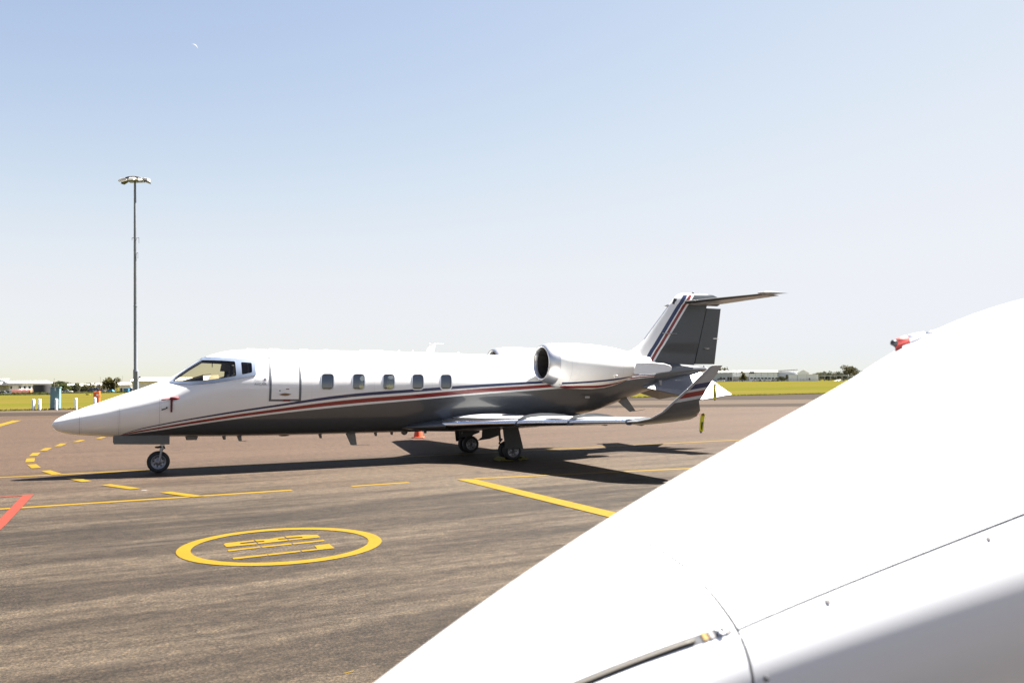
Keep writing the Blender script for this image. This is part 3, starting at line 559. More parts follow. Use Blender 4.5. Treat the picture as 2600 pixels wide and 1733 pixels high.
# fin, rudder, tail fairing
zs = [2.28, 2.45, 2.55, 2.7, 2.85, 2.98, 3.3, 3.7, 4.0]; les = [13.0, 13.3, 13.65, 14.08, 14.32, 14.47, 14.75, 15.11, 15.37]
hin = lambda z: 16.18+(z-2.29)*.2994
tef = lambda z: 16.95+(z-2.29)*.1677
def finsec(z, a, x0s, x1s, t=.085):
    b = tef(z); c = b-a; return foil((-a, 0, z), (-b, 0, z), (0, 1, 0), t, (x0s-a)/c if x0s > a else 0., (x1s-a)/c)
loft([finsec(z, a, a, hin(z)-.012, .055 if z < 2.8 else .075) for z, a in zip(zs, les)], 'fin', 'jet_fin', JET, 1)
loft([finsec(z, a, hin(z)+.012, tef(z), .075) for z, a in zip([2.31, 2.7, 3.0, 3.5, 3.93], [14.3, 14.4, 14.48, 14.93, 15.3])], 'rudder', 'jet_fin', JET, 1)
mb = MB(); mb.tube([(-16.55, .055, 2.75), (-16.62, .075, 2.75), (-16.75, .05, 2.76)], .012, 6); mb.part('rudder_horn', 'rubber_black', JET)
mb = MB(); mb.tube([(-16.9, .035, 3.05), (-17.09, .035, 3.05)], .01, 6); mb.part('trim_tab_arm', 'light_grey_paint', JET)
loft([foil((-a, 0, z), (-b, 0, z), (0, 1, 0), t, 0, 1) for z, a, b, t in ((4.0, 15.37, 17.1, .10), (4.07, 15.43, 17.22, .11), (4.18, 15.53, 17.2, .11), (4.27, 15.63, 17.1, .10), (4.32, 15.75, 16.95, .07), (4.34, 15.95, 16.7, .03))], 'tail_fairing', 'jet_fin', JET, 1)
mb = MB(); mb.lathe([(.001, .055), (.018, .05), (.026, .03), (.028, 0)], (-16.22, 0, 4.335), (0, 0, 1), 12); mb.part('beacon', 'rubber_black', JET, True)
mb = MB(); mb.add([(-15.43, .05, 4.02), (-15.53, .06, 4.0), (-15.60, .06, 4.16), (-15.50, .05, 4.18), (-15.43, .055, 4.02), (-15.53, .065, 4.0), (-15.60, .065, 4.16), (-15.50, .055, 4.18)], [(0, 1, 2, 3), (7, 6, 5, 4), (0, 4, 5, 1), (1, 5, 6, 2), (2, 6, 7, 3), (3, 7, 4, 0)]); mb.part('fin_light', 'dark_gear', JET)
loft([foil((-(a-.006), 0, z), (-(a+.55), 0, z), (0, 1, 0), .115, 0, .24, 8) for z, a in ((3.0, 14.485), (3.35, 14.795), (3.7, 15.11), (3.98, 15.352))], 'leading_edge_boot', 'surround_metal', JET, 1)
mb = MB(); mb.hull([(-15.05, .07, 3.16), (-15.1, .18, 3.165), (-15.5, .17, 3.165), (-15.55, .06, 3.16)], [(-15.05, .07, 3.185), (-15.1, .18, 3.175), (-15.5, .17, 3.175), (-15.55, .06, 3.185)]); mb.part('side_antenna', 'light_grey_paint', JET)
TP = [(.0, 15.80, 17.16, 4.075, .10), (1.0, 16.34, 17.36, 4.12, .095), (2.02, 16.9, 17.56, 4.165, .09), (2.22, 17.0, 17.60, 4.172, .08)]
for sd_ in (1, -1):
    loft([foil((-a, y, z), (-b, y, z-.015), (0, 0, 1), t, .08, .64) for y, a, b, z, t in TP[:3]], 'tailplane', 'light_grey_paint', JET, sd_)
    loft([foil((-(a-.006), y, z), (-b, y, z-.015), (0, 0, 1), t*1.03, 0, .085) for y, a, b, z, t in TP[:3]], 'tailplane_leading_edge', 'rubber_black', JET, sd_)
    loft([foil((-a, y, z), (-b, y, z-.02), (0, 0, 1), t, .65, 1.) for y, a, b, z, t in [(.13, 15.87, 17.19, 4.08, .10)]+TP[1:3]], 'elevator', 'light_grey_paint', JET, sd_)
    loft([foil((-a, y, z), (-b, y, z), (0, 0, 1), t, 0, 1) for y, a, b, z, t in ((2.03, 16.78, 17.57, 4.19, .075), (2.2, 16.84, 17.63, 4.195, .075), (2.25, 16.95, 17.66, 4.19, .04))], 'elevator_horn', 'light_grey_paint', JET, sd_)
    # ventral delta fin
    A, B_, C_, D_ = Vector((-13.95, .46, 1.70)), Vector((-16.25, .13, 2.12)), Vector((-15.69, .985, 1.31)), Vector((-16.70, 1.0, 1.44)); nn = (B_-A).cross(D_-A).normalized()*.014
    mid = (B_+A)/2+Vector((0, -.12, 0)); q = [A, C_, D_, B_, mid]; mb = MB(); mb.hull([(p-nn)*1 for p in q], [p+nn for p in q])
    mb.v = [(x, y*sd_, z) for x, y, z in mb.v]; mb.part('delta_fin', 'fin_grey', JET)
# ---- engines
def ringloft(name, mat, parent, secs, sd_, n=56, close=False, smooth=True):
    v = [(-s, (1.40+r*math.cos(2*PI*k/n))*sd_, z+r*math.sin(2*PI*k/n)) for s, r, z in secs for k in range(n)]
    f = [(i*n+k, i*n+(k+1) % n, (i+1)*n+(k+1) % n, (i+1)*n+k) for i in range(len(secs)-1) for k in range(n)]
    if close: f += [tuple(range((len(secs)-1)*n, len(secs)*n))]
    mb = MB(); mb.add(v, f); return mb.part(name, mat, parent, smooth)
nz_ = lambda s: 2.305-.065*sstep((s-10.45)/.6)-.035*sstep((s-11)/1.)+.06*sstep((s-12.2)/1.3)
for sd_ in (1, -1):
    NAC = ringloft('engine_nacelle', 'jet_nacelle', JET, [(s, r, nz_(s)) for s, r in ((10.735, .505), (10.80, .522), (10.95, .543), (11.15, .556), (11.5, .563), (11.9, .556), (12.2, .53), (12.5, .478), (12.75, .415), (12.92, .36), (12.99, .335), (13.0, .30), (12.9, .29))], sd_)
    ringloft('inlet_lip', 'polished_lip', NAC, [(10.74, .503, nz_(10.74)), (10.66, .492, nz_(10.66)), (10.56, .466, nz_(10.56)), (10.49, .435, nz_(10.49)), (10.46, .41, nz_(10.46)), (10.465, .392, nz_(10.46)), (10.50, .375, nz_(10.5)), (10.56, .366, nz_(10.52))], sd_)
    ringloft('inlet_duct', 'duct_dark', NAC, [(10.56, .366, nz_(10.52)), (10.7, .362, nz_(10.6)), (10.95, .37, nz_(10.8)), (11.1, .37, nz_(10.9))], sd_)
    ringloft('fan_disc', 'duct_dark', NAC, [(11.06, .375, nz_(10.9)), (11.06, .1, nz_(10.9)), (11.06, .001, nz_(10.9))], sd_)
    ringloft('fan_spinner', 'fan_blade', NAC, [(10.80, .002, nz_(10.9)), (10.83, .04, nz_(10.9)), (10.9, .085, nz_(10.9)), (11.02, .12, nz_(10.9))], sd_, 24)
    for k in range(20):
        a = 2*PI*k/20; d = Vector((0, math.cos(a), math.sin(a))); e = Vector((0, -math.sin(a), math.cos(a))); o_ = Vector((0, 1.4, nz_(10.9)))
        p = [o_+d*.11+e*.016+Vector((-11.0, 0, 0)), o_+d*.11-e*.016+Vector((-11.05, 0, 0)), o_+d*.365-e*.045+Vector((-11.03, 0, 0)), o_+d*.365+e*.03+Vector((-10.98, 0, 0))]
        mb = MB(); mb.add([(q.x, q.y*sd_, q.z) for q in p], [(0, 1, 2, 3)]); mb.part('fan_blade', 'fan_blade', NAC)
    NOZ = ringloft('exhaust_nozzle', 'dull_white', NAC, [(12.88, .30, nz_(12.9)), (13.1, .275, 2.25), (13.45, .225, 2.265), (13.6, .20, 2.27), (13.6, .185, 2.27), (13.3, .20, 2.26), (12.95, .21, 2.25)], sd_)
    ringloft('nozzle_plug', 'nozzle', NOZ, [(12.9, .25, 2.25), (13.0, .12, 2.25), (13.5, .06, 2.265), (13.7, .005, 2.27)], sd_, 24)
    for y0_, y1_ in ((1.66, 1.735), (1.065, 1.14)):
        pl = [(12.94, 2.02), (12.94, 2.31), (13.5, 2.315), (13.9, 2.29), (14.1, 2.245), (14.15, 2.20), (14.14, 2.12), (14.08, 2.085), (13.7, 2.045), (13.3, 2.02)]
        mb = MB(); mb.hull([(-s, y0_*sd_, z) for s, z in pl], [(-s, (y1_-.05*sstep((s-13.2)/1.))*sd_, z) for s, z in pl]); bevel(mb.part('reverser_fairing', 'white_paint', NAC), .02, 3)
    loft([foil((-a, y, z), (-b, y, z), (0, -.15, 1), t, 0, 1, 12) for y, a, b, z, t in ((.55, 10.75, 13.5, 2.08, .075), (.8, 10.78, 13.45, 2.13, .07), (1.15, 10.86, 13.2, 2.2, .065))], 'engine_pylon', 'white_paint', JET, sd_)
    for k in range(4):
        mb = MB(); s = 10.84+.05*k; a = -1.12; r_ = .53+.004*k
        c = Vector((-s, 1.4+math.cos(a)*(r_+.006), nz_(s)+math.sin(a)*(r_+.006))); e = Vector((0, -math.sin(a), math.cos(a)))*.012; g = Vector((.016, 0, 0))
        mb.add([((p).x, p.y*sd_, p.z) for p in (c-e-g, c-e+g, c+e+g, c+e-g)], [(0, 1, 2, 3)]); mb.part('cowl_stencil', 'print_black', NAC)
    mb = MB(); mb.lathe([(.001, .02), (.03, .018), (.04, 0)], (-12.3, (1.4+.50)*sd_, 1.97), (0, sd_, -.4), 14); mb.part('cowl_vent', 'build_cream', NAC, True)
# ---- landing gear
def wheel(parent, s, y, z, r, wd, sd_=1):
    c = (-s, y, z); wo = obj('wheel', MB().lathe([(r*.60, -wd*.36), (r*.72, -wd*.47), (r*.88, -wd*.48), (r*.97, -wd*.33), (r, -wd*.12), (r, wd*.12), (r*.97, wd*.33), (r*.88, wd*.48), (r*.72, wd*.47), (r*.60, wd*.36)], c, (0, 1, 0), 40).mesh('tyre', True), 'tyre', parent)
    MB().lathe([(r*.61, wd*.36), (r*.66, wd*.42), (r*.62, wd*.43), (r*.56, wd*.30), (r*.40, wd*.16), (r*.24, wd*.20), (r*.22, wd*.34), (r*.1, wd*.36), (.001, wd*.36)], c, (0, 1, 0), 32).part('rim', 'wheel_alloy', wo, True)
    MB().lathe([(r*.61, -wd*.36), (r*.66, -wd*.42), (r*.56, -wd*.30), (r*.24, -wd*.2), (.001, -wd*.3)], c, (0, 1, 0), 32).part('rim', 'wheel_alloy', wo, True)
    for k in range(8):
        a = 2*PI*k/8+.2; MB().lathe([(.001, wd*.24), (r*.075, wd*.235), (r*.075, wd*.1)], (-s+math.cos(a)*r*.43, y, z+math.sin(a)*r*.43), (0, 1, 0), 8).part('rim_hole', 'rubber_black', wo)
    return wo
NG = bpy.data.objects.new('nose_gear', None); COL.objects.link(NG); NG.parent = JET; NG.empty_display_size = .1
wheel(NG, 2.0, 0, .229, .228, .13)
MB().tube([(-2.09, 0, .95), (-2.075, 0, .56)], .045, 12).tube([(-2.075, 0, .6), (-2.068, 0, .50)], .034, 12).part('strut', 'steel', NG, 'auto')
MB().tube([(-2.066, -.09, .505), (-2.066, .09, .505)], .034, 10).tube([(-2.06, .088, .51), (-2.035, .088, .36), (-2.0, .088, .215)], [.026, .024, .02], 10).tube([(-2.06, -.088, .51), (-2.0, -.088, .215)], [.026, .02], 10).tube([(-2.0, -.1, .229), (-2.0, .1, .229)], .022, 10).part('fork', 'wheel_alloy', NG, 'auto')
MB().tube([(-2.05, .03, .545), (-1.98, .03, .535), (-1.93, .03, .54)], [.026, .022, .016], 8).tube([(-2.10, .03, .56), (-2.12, .04, .5)], .016, 8).part('torque_link', 'dark_gear', NG, 'auto')
for y in (.23, -.23):
    mb = MB(); mb.hull([(-1.13, y, .82), (-2.20, y, .80), (-2.20, y, .60), (-1.13, y*1.02, .645)], [(-1.13, y-.02, .82), (-2.20, y-.02, .80), (-2.20, y-.02, .60), (-1.13, y*1.02-.02, .645)]); bevel(mb.part('gear_door', 'grey_paint', NG), .006)
for sd_ in (1, -1):
    MG = bpy.data.objects.new('main_gear', None); COL.objects.link(MG); MG.parent = JET; MG.empty_display_size = .1
    for y in (1.375, 1.085): wheel(MG, 9.68, y*sd_, .223, .222, .145)
    MB().tube([(-9.58, 1.23*sd_, .92), (-9.62, 1.23*sd_, .55)], .065, 12).tube([(-9.62, 1.23*sd_, .58), (-9.67, 1.23*sd_, .22)], .045, 12).tube([(-9.68, 1.03*sd_, .223), (-9.68, 1.43*sd_, .223)], .035, 10).part('strut', 'dark_gear', MG, 'auto')
    MB().tube([(-9.5, 1.2*sd_, .5), (-9.42, 1.2*sd_, .40), (-9.58, 1.22*sd_, .30)], .025, 8).tube([(-9.40, 1.2*sd_, .9), (-9.45, 1.2*sd_, .45)], .03, 8).part('torque_link', 'dark_gear', MG, 'auto')
    MB().tube([(-9.72, 1.2*sd_, .62), (-9.82, 1.2*sd_, .64), (-9.87, 1.2*sd_, .58), (-9.84, 1.2*sd_, .48), (-9.74, 1.2*sd_, .42)], .012, 8).part('brake_hose', 'rubber_black', MG, True)
    pl = [(9.37, .92), (9.76, .90), (9.82, .66), (9.91, .27), (9.44, .285), (9.40, .6)]; mb = MB(); mb.hull([(-s, (1.50+.05*(.6-z))*sd_, z) for s, z in pl], [(-s, (1.475+.05*(.6-z))*sd_, z) for s, z in pl]); bevel(mb.part('gear_door', 'dark_gear', MG), .006)
    pl = [(9.25, .72), (9.75, .72), (9.72, .55), (9.45, .47), (9.12, .44), (9.24, .52)]; mb = MB(); mb.hull([(-s, .62*sd_, z) for s, z in pl], [(-s, .60*sd_, z) for s, z in pl]); mb.part('inner_gear_door', 'dark_gear', MG)
# ---- aerials and small fittings
def blade(s, z, h, c, sweep=.4, down=True, mat='antenna_grey', name='blade_antenna', t=.012):
    g = -1 if down else 1; mb = MB(); e = -.03*g
    mb.hull([(-s, 0, z+e), (-s-c*.5, t, z+e), (-s-c, 0, z+e), (-s-c*.5, -t, z+e)], [(-s-sweep*h, 0, z+g*h), (-s-sweep*h-c*.32, t*.6, z+g*h), (-s-sweep*h-c*.62, 0, z+g*h), (-s-sweep*h-c*.32, -t*.6, z+g*h)]); return mb.part(name, mat, JET)
for s, h, c in ((3.27, .075, .09), (3.58, .11, .11), (5.38, .09, .09), (6.02, .27, .24), (6.70, .075, .09), (7.10, .06, .09), (7.95, .05, .1)): blade(s, fbot(s), h, c, .5)
MB().tube([(-3.66, 0, fbot(3.6)-.108), (-3.8, 0, fbot(3.6)-.112)], .005, 6).part('drain_rod', 'antenna_grey', JET); MB().tube([(-6.2, 0, fbot(6.1)-.27), (-6.62, 0, fbot(6.1)-.275)], .004, 6).part('drain_rod', 'antenna_grey', JET)
mb = MB(); mb.hull([(-2.52, -.06, .77), (-2.52, .06, .77), (-2.80, .06, .77), (-2.80, -.06, .77)], [(-2.55, -.04, .665), (-2.55, .04, .665), (-2.76, .04, .66), (-2.76, -.04, .66)]); bevel(mb.part('marker_antenna', 'antenna_grey', JET), .01)
MB().lathe([(.15, .04), (.14, 0), (.10, -.025), (.001, -.035)], (-4.62, 0, .705), (0, 0, 1), 20).part('dome_antenna', 'rubber_black', JET, True); MB().lathe([(.09, .05), (.085, 0), (.06, -.05), (.001, -.075)], (-7.47, 0, .67), (0, 0, 1), 16).part('belly_beacon', 'antenna_grey', JET, True)
for s, l, h in ((3.78, .22, .02), (4.27, .24, .02), (4.95, .2, .02), (5.5, .12, .014), (6.35, .62, .022)):
    z = ftop(s); MB().hull([(-s, -.05, z-.012), (-s, .05, z-.012), (-s-l, .05, z-.012), (-s-l, -.05, z-.012)], [(-s-.05*l, -.03, z+h), (-s-.05*l, .03, z+h), (-s-l*.9, .03, z+h), (-s-l*.9, -.03, z+h)]).part('top_antenna', 'antenna_white', JET)
blade(8.0, ftop(8.05), .235, .24, .62, False, 'antenna_white'); MB().tube([(-8.12, 0, 2.81), (-8.5, 0, 2.80)], .004, 6).part('whip_antenna', 'antenna_white', JET)
for s in (7.3, 7.65, 8.85): blade(s, ftop(s), .04, .06, .5, False, 'antenna_white')
for s, y, z in ((13.9, 0, 1.40),): MB().hull([(-13.55, -.02, 1.33), (-13.55, .02, 1.33), (-13.85, .02, 1.42), (-13.85, -.02, 1.42)], [(-13.98, -.01, 1.0), (-13.98, .01, 1.0), (-14.16, .01, 1.03), (-14.16, -.01, 1.03)]).part('tail_strake', 'antenna_grey', JET)
MB().tube([(-14.1, 0, 1.01), (-14.5, 0, 1.06)], .005, 6).part('drain_rod', 'antenna_grey', JET)
MB().hull([(-14.6, .49, 1.72), (-14.6, .51, 1.86), (-14.68, .5, 1.86), (-14.68, .48, 1.72)], [(-14.6, .53, 1.72), (-14.6, .55, 1.86), (-14.68, .54, 1.86), (-14.68, .52, 1.72)]).part('scoop', 'light_grey_paint', JET)
MB().tube([(-2.08, .63, 1.40), (-2.11, .70, 1.385), (-2.07, .73, 1.36), (-2.0, .73, 1.345)], [.012, .012, .01, .016], 8).part('angle_vane', 'rubber_black', JET, True)
MB().tube([(-16.55, 0, 2.18), (-16.68, 0, 2.19)], [.09, .03], 14).part('tail_light', 'antenna_white', JET, True)
MB().hull([(-12.0, .89, 1.42), (-12.15, .875, 1.42), (-12.15, .87, 1.47), (-12.0, .885, 1.47)], [(-12.0, .91, 1.42), (-12.15, .895, 1.42), (-12.15, .89, 1.47), (-12.0, .905, 1.47)]).part('vent_scoop', 'light_grey_paint', JET)
# ---- things hung on or set against the jet
def jthing(name, label, cat, s, y, z, group=None): return thing(name, label, cat, tuple(JW(s, y, z)), PSI+PI, group)
o = jthing('pitot_cover', 'red pitot cover with hanging red ribbon on the side of the white jet nose', 'pitot cover', 2.19, .70, 1.56)
MB().tube([(.02, 0, .01), (-.08, .02, .012), (-.13, .0, .018)], [.03, .034, .03], 10).tube([(.02, .0, .01), (.19, .03, -.015), (.20, .03, -.016)], [.016, .012, .004], 8).part('sleeve', 'red_cloth', o, True)
MB().add([(.025, .035, .0), (-.02, .037, .0), (-.015, .03, -.27), (.022, .03, -.27), (.025, .03, .0), (-.02, .032, .0), (-.015, .025, -.27), (.022, .025, -.27)], [(0, 1, 2, 3), (7, 6, 5, 4), (0, 4, 5, 1), (1, 5, 6, 2), (2, 6, 7, 3), (3, 7, 4, 0)]).part('ribbon', 'red_cloth', o)
def streamer(label, s, y, z, l, lean, face, grp='yellow streamers on the tail and wing tip'):
    o = jthing('streamer', label, 'streamer', s, y, z, grp); MB().tube([(.16, 0, .005), (.08, 0, .008), (0, 0, 0)], .005, 6).part('cord', 'red_cloth', o)
    d = Vector(face).normalized(); e = Vector((d.y, -d.x, 0)); wd = .042; pts = []
    for k in range(7):
        q = k/6; c = Vector((lean*q, 0, -l*q))+e*.012*math.sin(q*5); pts.append((c-d*wd+e*.006*math.sin(9*q), c+d*wd))
    v = [p for a, b in pts for p in (a, b)]+[p+e*.003 for a, b in pts for p in (a, b)]; f = [(2*i, 2*i+1, 2*i+3, 2*i+2) for i in range(6)]+[(14+2*i, 14+2*i+2, 14+2*i+3, 14+2*i+1) for i in range(6)]
    MB().add(v, f).part('ribbon', 'streamer_yellow', o); c = Vector((lean*.68, 0, -l*.68)); t_ = Vector((lean, 0, -l)).normalized()*.075
    for g in (.008, -.008): MB().add([c-d*.016-t_+e*g, c+d*.016-t_+e*g, c+d*.016+t_+e*g, c-d*.016+t_+e*g], [(0, 1, 2, 3)]).part('print', 'print_black', o)
    for zz in (0, -l): MB().box(lean*(-zz/l)-.014, lean*(-zz/l)+.014, -.01, .01, zz-.03, zz+.015).part('ferrule', 'dark_gear', o)
streamer('yellow streamer hanging from the trailing edge of the near winglet', 11.17, 6.58, 1.215, .33, .06, (1, -.25, 0))
streamer('yellow streamer hanging in front of the near delta fin under the tail', 16.08, 1.06, 1.74, .42, .02, (1, -.2, 0))
streamer('yellow streamer hanging beyond the outer corner of the near delta fin', 16.99, -.55, 1.66, .32, -.02, (1, .9, 0))
ch = thing('wheel_chock', 'yellow wheel chock in front of the near main wheels', 'chock', tuple(JW(9.40, 1.25, 0)), PSI+PI, 'chocks at the near main wheels')
MB().hull([(-.06, -.2, 0), (.07, -.2, 0), (.07, .2, 0), (-.06, .2, 0)], [(-.05, -.2, .08), (.0, -.2, .08), (.0, .2, .08), (-.05, .2, .08)]).part('block', 'chock_yellow', ch); MB().tube([(.03, .24, .06), (.05, .3, .03), (-.2, .33, .015)], .012, 6).part('rope', 'chock_yellow', ch)
ch = thing('wheel_chock', 'yellow wheel chock behind the near main wheels', 'chock', tuple(JW(9.96, 1.25, 0)), PSI, 'chocks at the near main wheels')
MB().hull([(-.06, -.2, 0), (.07, -.2, 0), (.07, .2, 0), (-.06, .2, 0)], [(-.05, -.2, .08), (.0, -.2, .08), (.0, .2, .08), (-.05, .2, .08)]).part('block', 'chock_yellow', ch); MB().tube([(.03, -.24, .06), (.05, -.3, .03), (-.2, -.33, .015)], .012, 6).part('rope', 'chock_yellow', ch)
co = thing('traffic_cone', 'orange traffic cone standing behind the belly of the parked jet', 'traffic cone', (-3.156, 28.6, 0))
bevel(MB().box(-.2, .2, -.2, .2, 0, .035).part('base', 'cone_orange', co), .02); MB().lathe([(.155, .035), (.15, .05), (.035, .70), (.025, .715), (.001, .715)], (0, 0, 0), (0, 0, 1), 28).part('cone_body', 'cone_orange', co, 'auto'); MB().lathe([(.096, .42), (.073, .55)], (0, 0, 0), (0, 0, 1), 28).part('reflective_band', 'bollard_white', co, True)
# ------------------------------------------------------------------ airfield surroundings
def X(px, D): return (px-1300)/2166.7*D
def Z(px, y, D): return CAM_H+(966-.008*(px-1300)-y)/2166.7*D
def at_(px, D): x = X(px, D); return (x, D, ground_z(x, D))
# edge of the grass: cabinets and bollards
c = thing('utility_cabinet', 'tall teal steel utility cabinet at the edge of the grass', 'cabinet', (-33.77, 63.2, 0), .25)
bevel(MB().box(-.31, .31, -.25, .25, .1, 1.62).part('housing', 'cabinet_green', c), .02); MB().box(-.35, .35, -.29, .29, 1.62, 1.68).part('cap', 'cabinet_green', c); MB().box(-.4, .4, -.33, .33, 0, .1).part('plinth', 'dark_gear', c)
MB().box(-.16, .18, -.275, -.25, 1.2, 1.5).part('upper_door', 'cabinet_green', c); MB().box(-.14, .1, -.275, -.25, .45, .78).part('lower_door', 'cabinet_green', c); MB().box(.0, .07, -.30, -.26, 1.42, 1.62).part('latch', 'cabinet_pale', c)
boll = None
for lab, x, y, h in (('white bollard left of its twin at the grass edge, left of the teal cabinet', -35.26, 62.95, .80), ('white bollard right of its twin at the grass edge, left of the teal cabinet', -34.92, 63.15, .82), ('white bollard standing against the front of the teal cabinet', -33.42, 62.65, .83), ('lone white bollard between the teal and the orange cabinet', -32.72, 64.1, .83), ('white bollard standing against the front of the orange cabinet', -31.55, 64.6, .86)):
    if boll is None:
        boll = b = thing('bollard', lab, 'bollard', (x, y, 0), 0, 'white bollards along the grass edge')
        MB().lathe([(.10, 0), (.10, .80), (.09, .825), (.05, .84), (.001, .845)], (0, 0, 0), (0, 0, 1), 20).part('post', 'bollard_white', b, 'auto'); MB().lathe([(.15, 0), (.15, .02), (.10, .025)], (0, 0, 0), (0, 0, 1), 16).part('foot', 'dark_gear', b)
    else:
        b = copy_tree(boll); b.location = (x, y, 0); b['label'] = lab
    b.scale = (1, 1, h/.84)
c = thing('equipment_cabinet', 'orange equipment cabinet at the grass edge behind the jet nose', 'cabinet', (-31.75, 65.3, 0), .2)
bevel(MB().box(-.20, .22, -.2, .2, 0, 1.28).part('housing', 'cabinet_orange', c), .03); MB().box(.0, .2, -.17, .17, 1.28, 1.36).part('cap', 'cabinet_orange', c); MB().box(.02, .15, -.225, -.2, .98, 1.12).part('vent', 'build_cream', c); MB().box(.22, .27, -.1, .1, .9, 1.05).part('lock_box', 'cabinet_orange', c)
# light mast
m = thing('light_mast', 'very tall grey steel floodlight mast rising behind the jet nose', 'light mast', (-59.47, 135, ground_z(-59.5, 135)-.05)); m.rotation_euler = (0, -.0165, 0)
MB().lathe([(.40, 0), (.38, 4.1), (.295, 4.4), (.272, 14.2), (.295, 14.22), (.295, 14.4), (.270, 14.42), (.225, 23), (.235, 23.1), (.165, 34.2), (.001, 34.3)], (0, 0, 0), (0, 0, 1), 20).part('pole', 'galvanised', m, 'auto')
bevel(MB().box(-.1, .46, -.42, .1, .4, 4.0).part('base_door', 'galvanised', m), .03); MB().box(.55, .75, -.15, .1, 2.9, 3.15).tube([(.4, 0, 2.6), (.62, 0, 2.9)], .03, 6).part('camera', 'lamp_dark', m)
for zz, x0, x1 in ((25.2, -.5, .6), (22.8, .2, .42)): MB().tube([(x0, 0, zz), (x1, 0, zz)], .04, 6).tube([(x0, 0, zz-.4), (x0, 0, zz+.05)], .035, 6).tube([(x1, 0, zz-.9), (x1, 0, zz+.05)], .035, 6).part('bracket', 'galvanised', m)
H0 = 34.2; k0 = .86
MB().tube([(-1.65*math.cos(a), 1.1*math.sin(a), H0+.55-.05*abs(math.cos(a))**3*6) for a in np.linspace(0, PI*2, 33)], .11, 8, False).part('head_ring', 'lamp_dark', m, True)
MB().box(-.95, .85, -.75, .75, H0+.1, H0+.60).part('head_drum', 'lamp_white', m); MB().box(-1.0, 1.35, -.6, .6, H0-.02, H0+.1).part('head_beam', 'galvanised', m)
for (px, py, rz, tilt, mt) in ((-1.7, -.6, .2, .22, 'lamp_white'), (-1.75, .5, -.2, .45, 'lamp_dark'), (1.95, -.5, -.1, -.32, 'lamp_white'), (1.6, .7, .3, -.35, 'lamp_dark'), (.1, -1.2, 1.57, .3, 'lamp_white')):
    fl = MB(); fl.hull([(-.62, -.45, -.05), (.62, -.45, -.05), (.62, .45, -.05), (-.62, .45, -.05)], [(-.35, -.35, .28), (.45, -.35, .32), (.45, .35, .32), (-.35, .35, .28)]); o = bevel(fl.part('floodlight', mt, m), .03); o.location = (px, py, H0+.12); o.rotation_euler = (0, -tilt, rz)
    MB().box(-.55, .55, -.4, .4, -.075, -.052).part('lens', 'window_dark', o); MB().tube([(0, 0, .2), (-px*.35, -py*.3, .4)], .05, 6).part('arm', 'galvanised', o)
# trees
def tree(name, label, px, D, h, rad, leaf, n=700, trunk=.3, group=None, low=.18, cl=9, dx=0, lean=0., size=None):
    x, y, z = at_(px, D); t = thing(name, label, 'tree', (x+dx, y, z-.1), random.uniform(0, 6), group); rs = random.Random(int(px*7+D))
    th = h*max(low+.12, .25); mb = MB(); mb.tube([(0, 0, 0), (.04*h*lean, 0, th*.6), (.08*h*lean, .02*h, th*1.25)], [trunk, trunk*.8, trunk*.5], 8); cs = []
    for k in range(cl):
        a = rs.uniform(0, 2*PI); q = rs.uniform(.15, .85)**.6; zz = rs.uniform(low+.16, .86); wq = math.sin(PI*min(1, max(.08, (zz-low)/(1.06-low))))**.6; cs.append((Vector((math.cos(a)*rad*q*wq, math.sin(a)*rad*q*wq, zz*h)), rad*rs.uniform(.32, .52)))
        mb.tube([(.06*h*lean, 0, th*.8), (cs[-1][0].x*.5, cs[-1][0].y*.5, (th+cs[-1][0].z)*.52), tuple(cs[-1][0])], [trunk*.4, trunk*.25, trunk*.08], 5)
    mb.part('trunk', 'bark', t, True); V = []; F = []; lf = size or max(.16, rad*.085)
    for i in range(n):
        c, r = rs.choice(cs); d = Vector((rs.gauss(0, 1), rs.gauss(0, 1), rs.gauss(0, .8))); d = d.normalized()*r*rs.uniform(.45, 1.05)*(1.15 if i % 7 == 0 else 1.); p = c+d
        if p.z > h*1.02 or p.z < h*low: continue
        a = Vector((rs.gauss(0, 1), rs.gauss(0, 1), rs.gauss(0, 1))).normalized(); b = a.orthogonal().normalized(); s = lf*rs.uniform(.6, 1.5); k = len(V); e = a.cross(b); V += [p+a*s, p+b*s*.8, p-a*s, p-b*s*.8+e*s*.25]; F.append((k, k+1, k+2, k+3))
    obj('crown', mesh('crown', V, F), leaf, t); return t
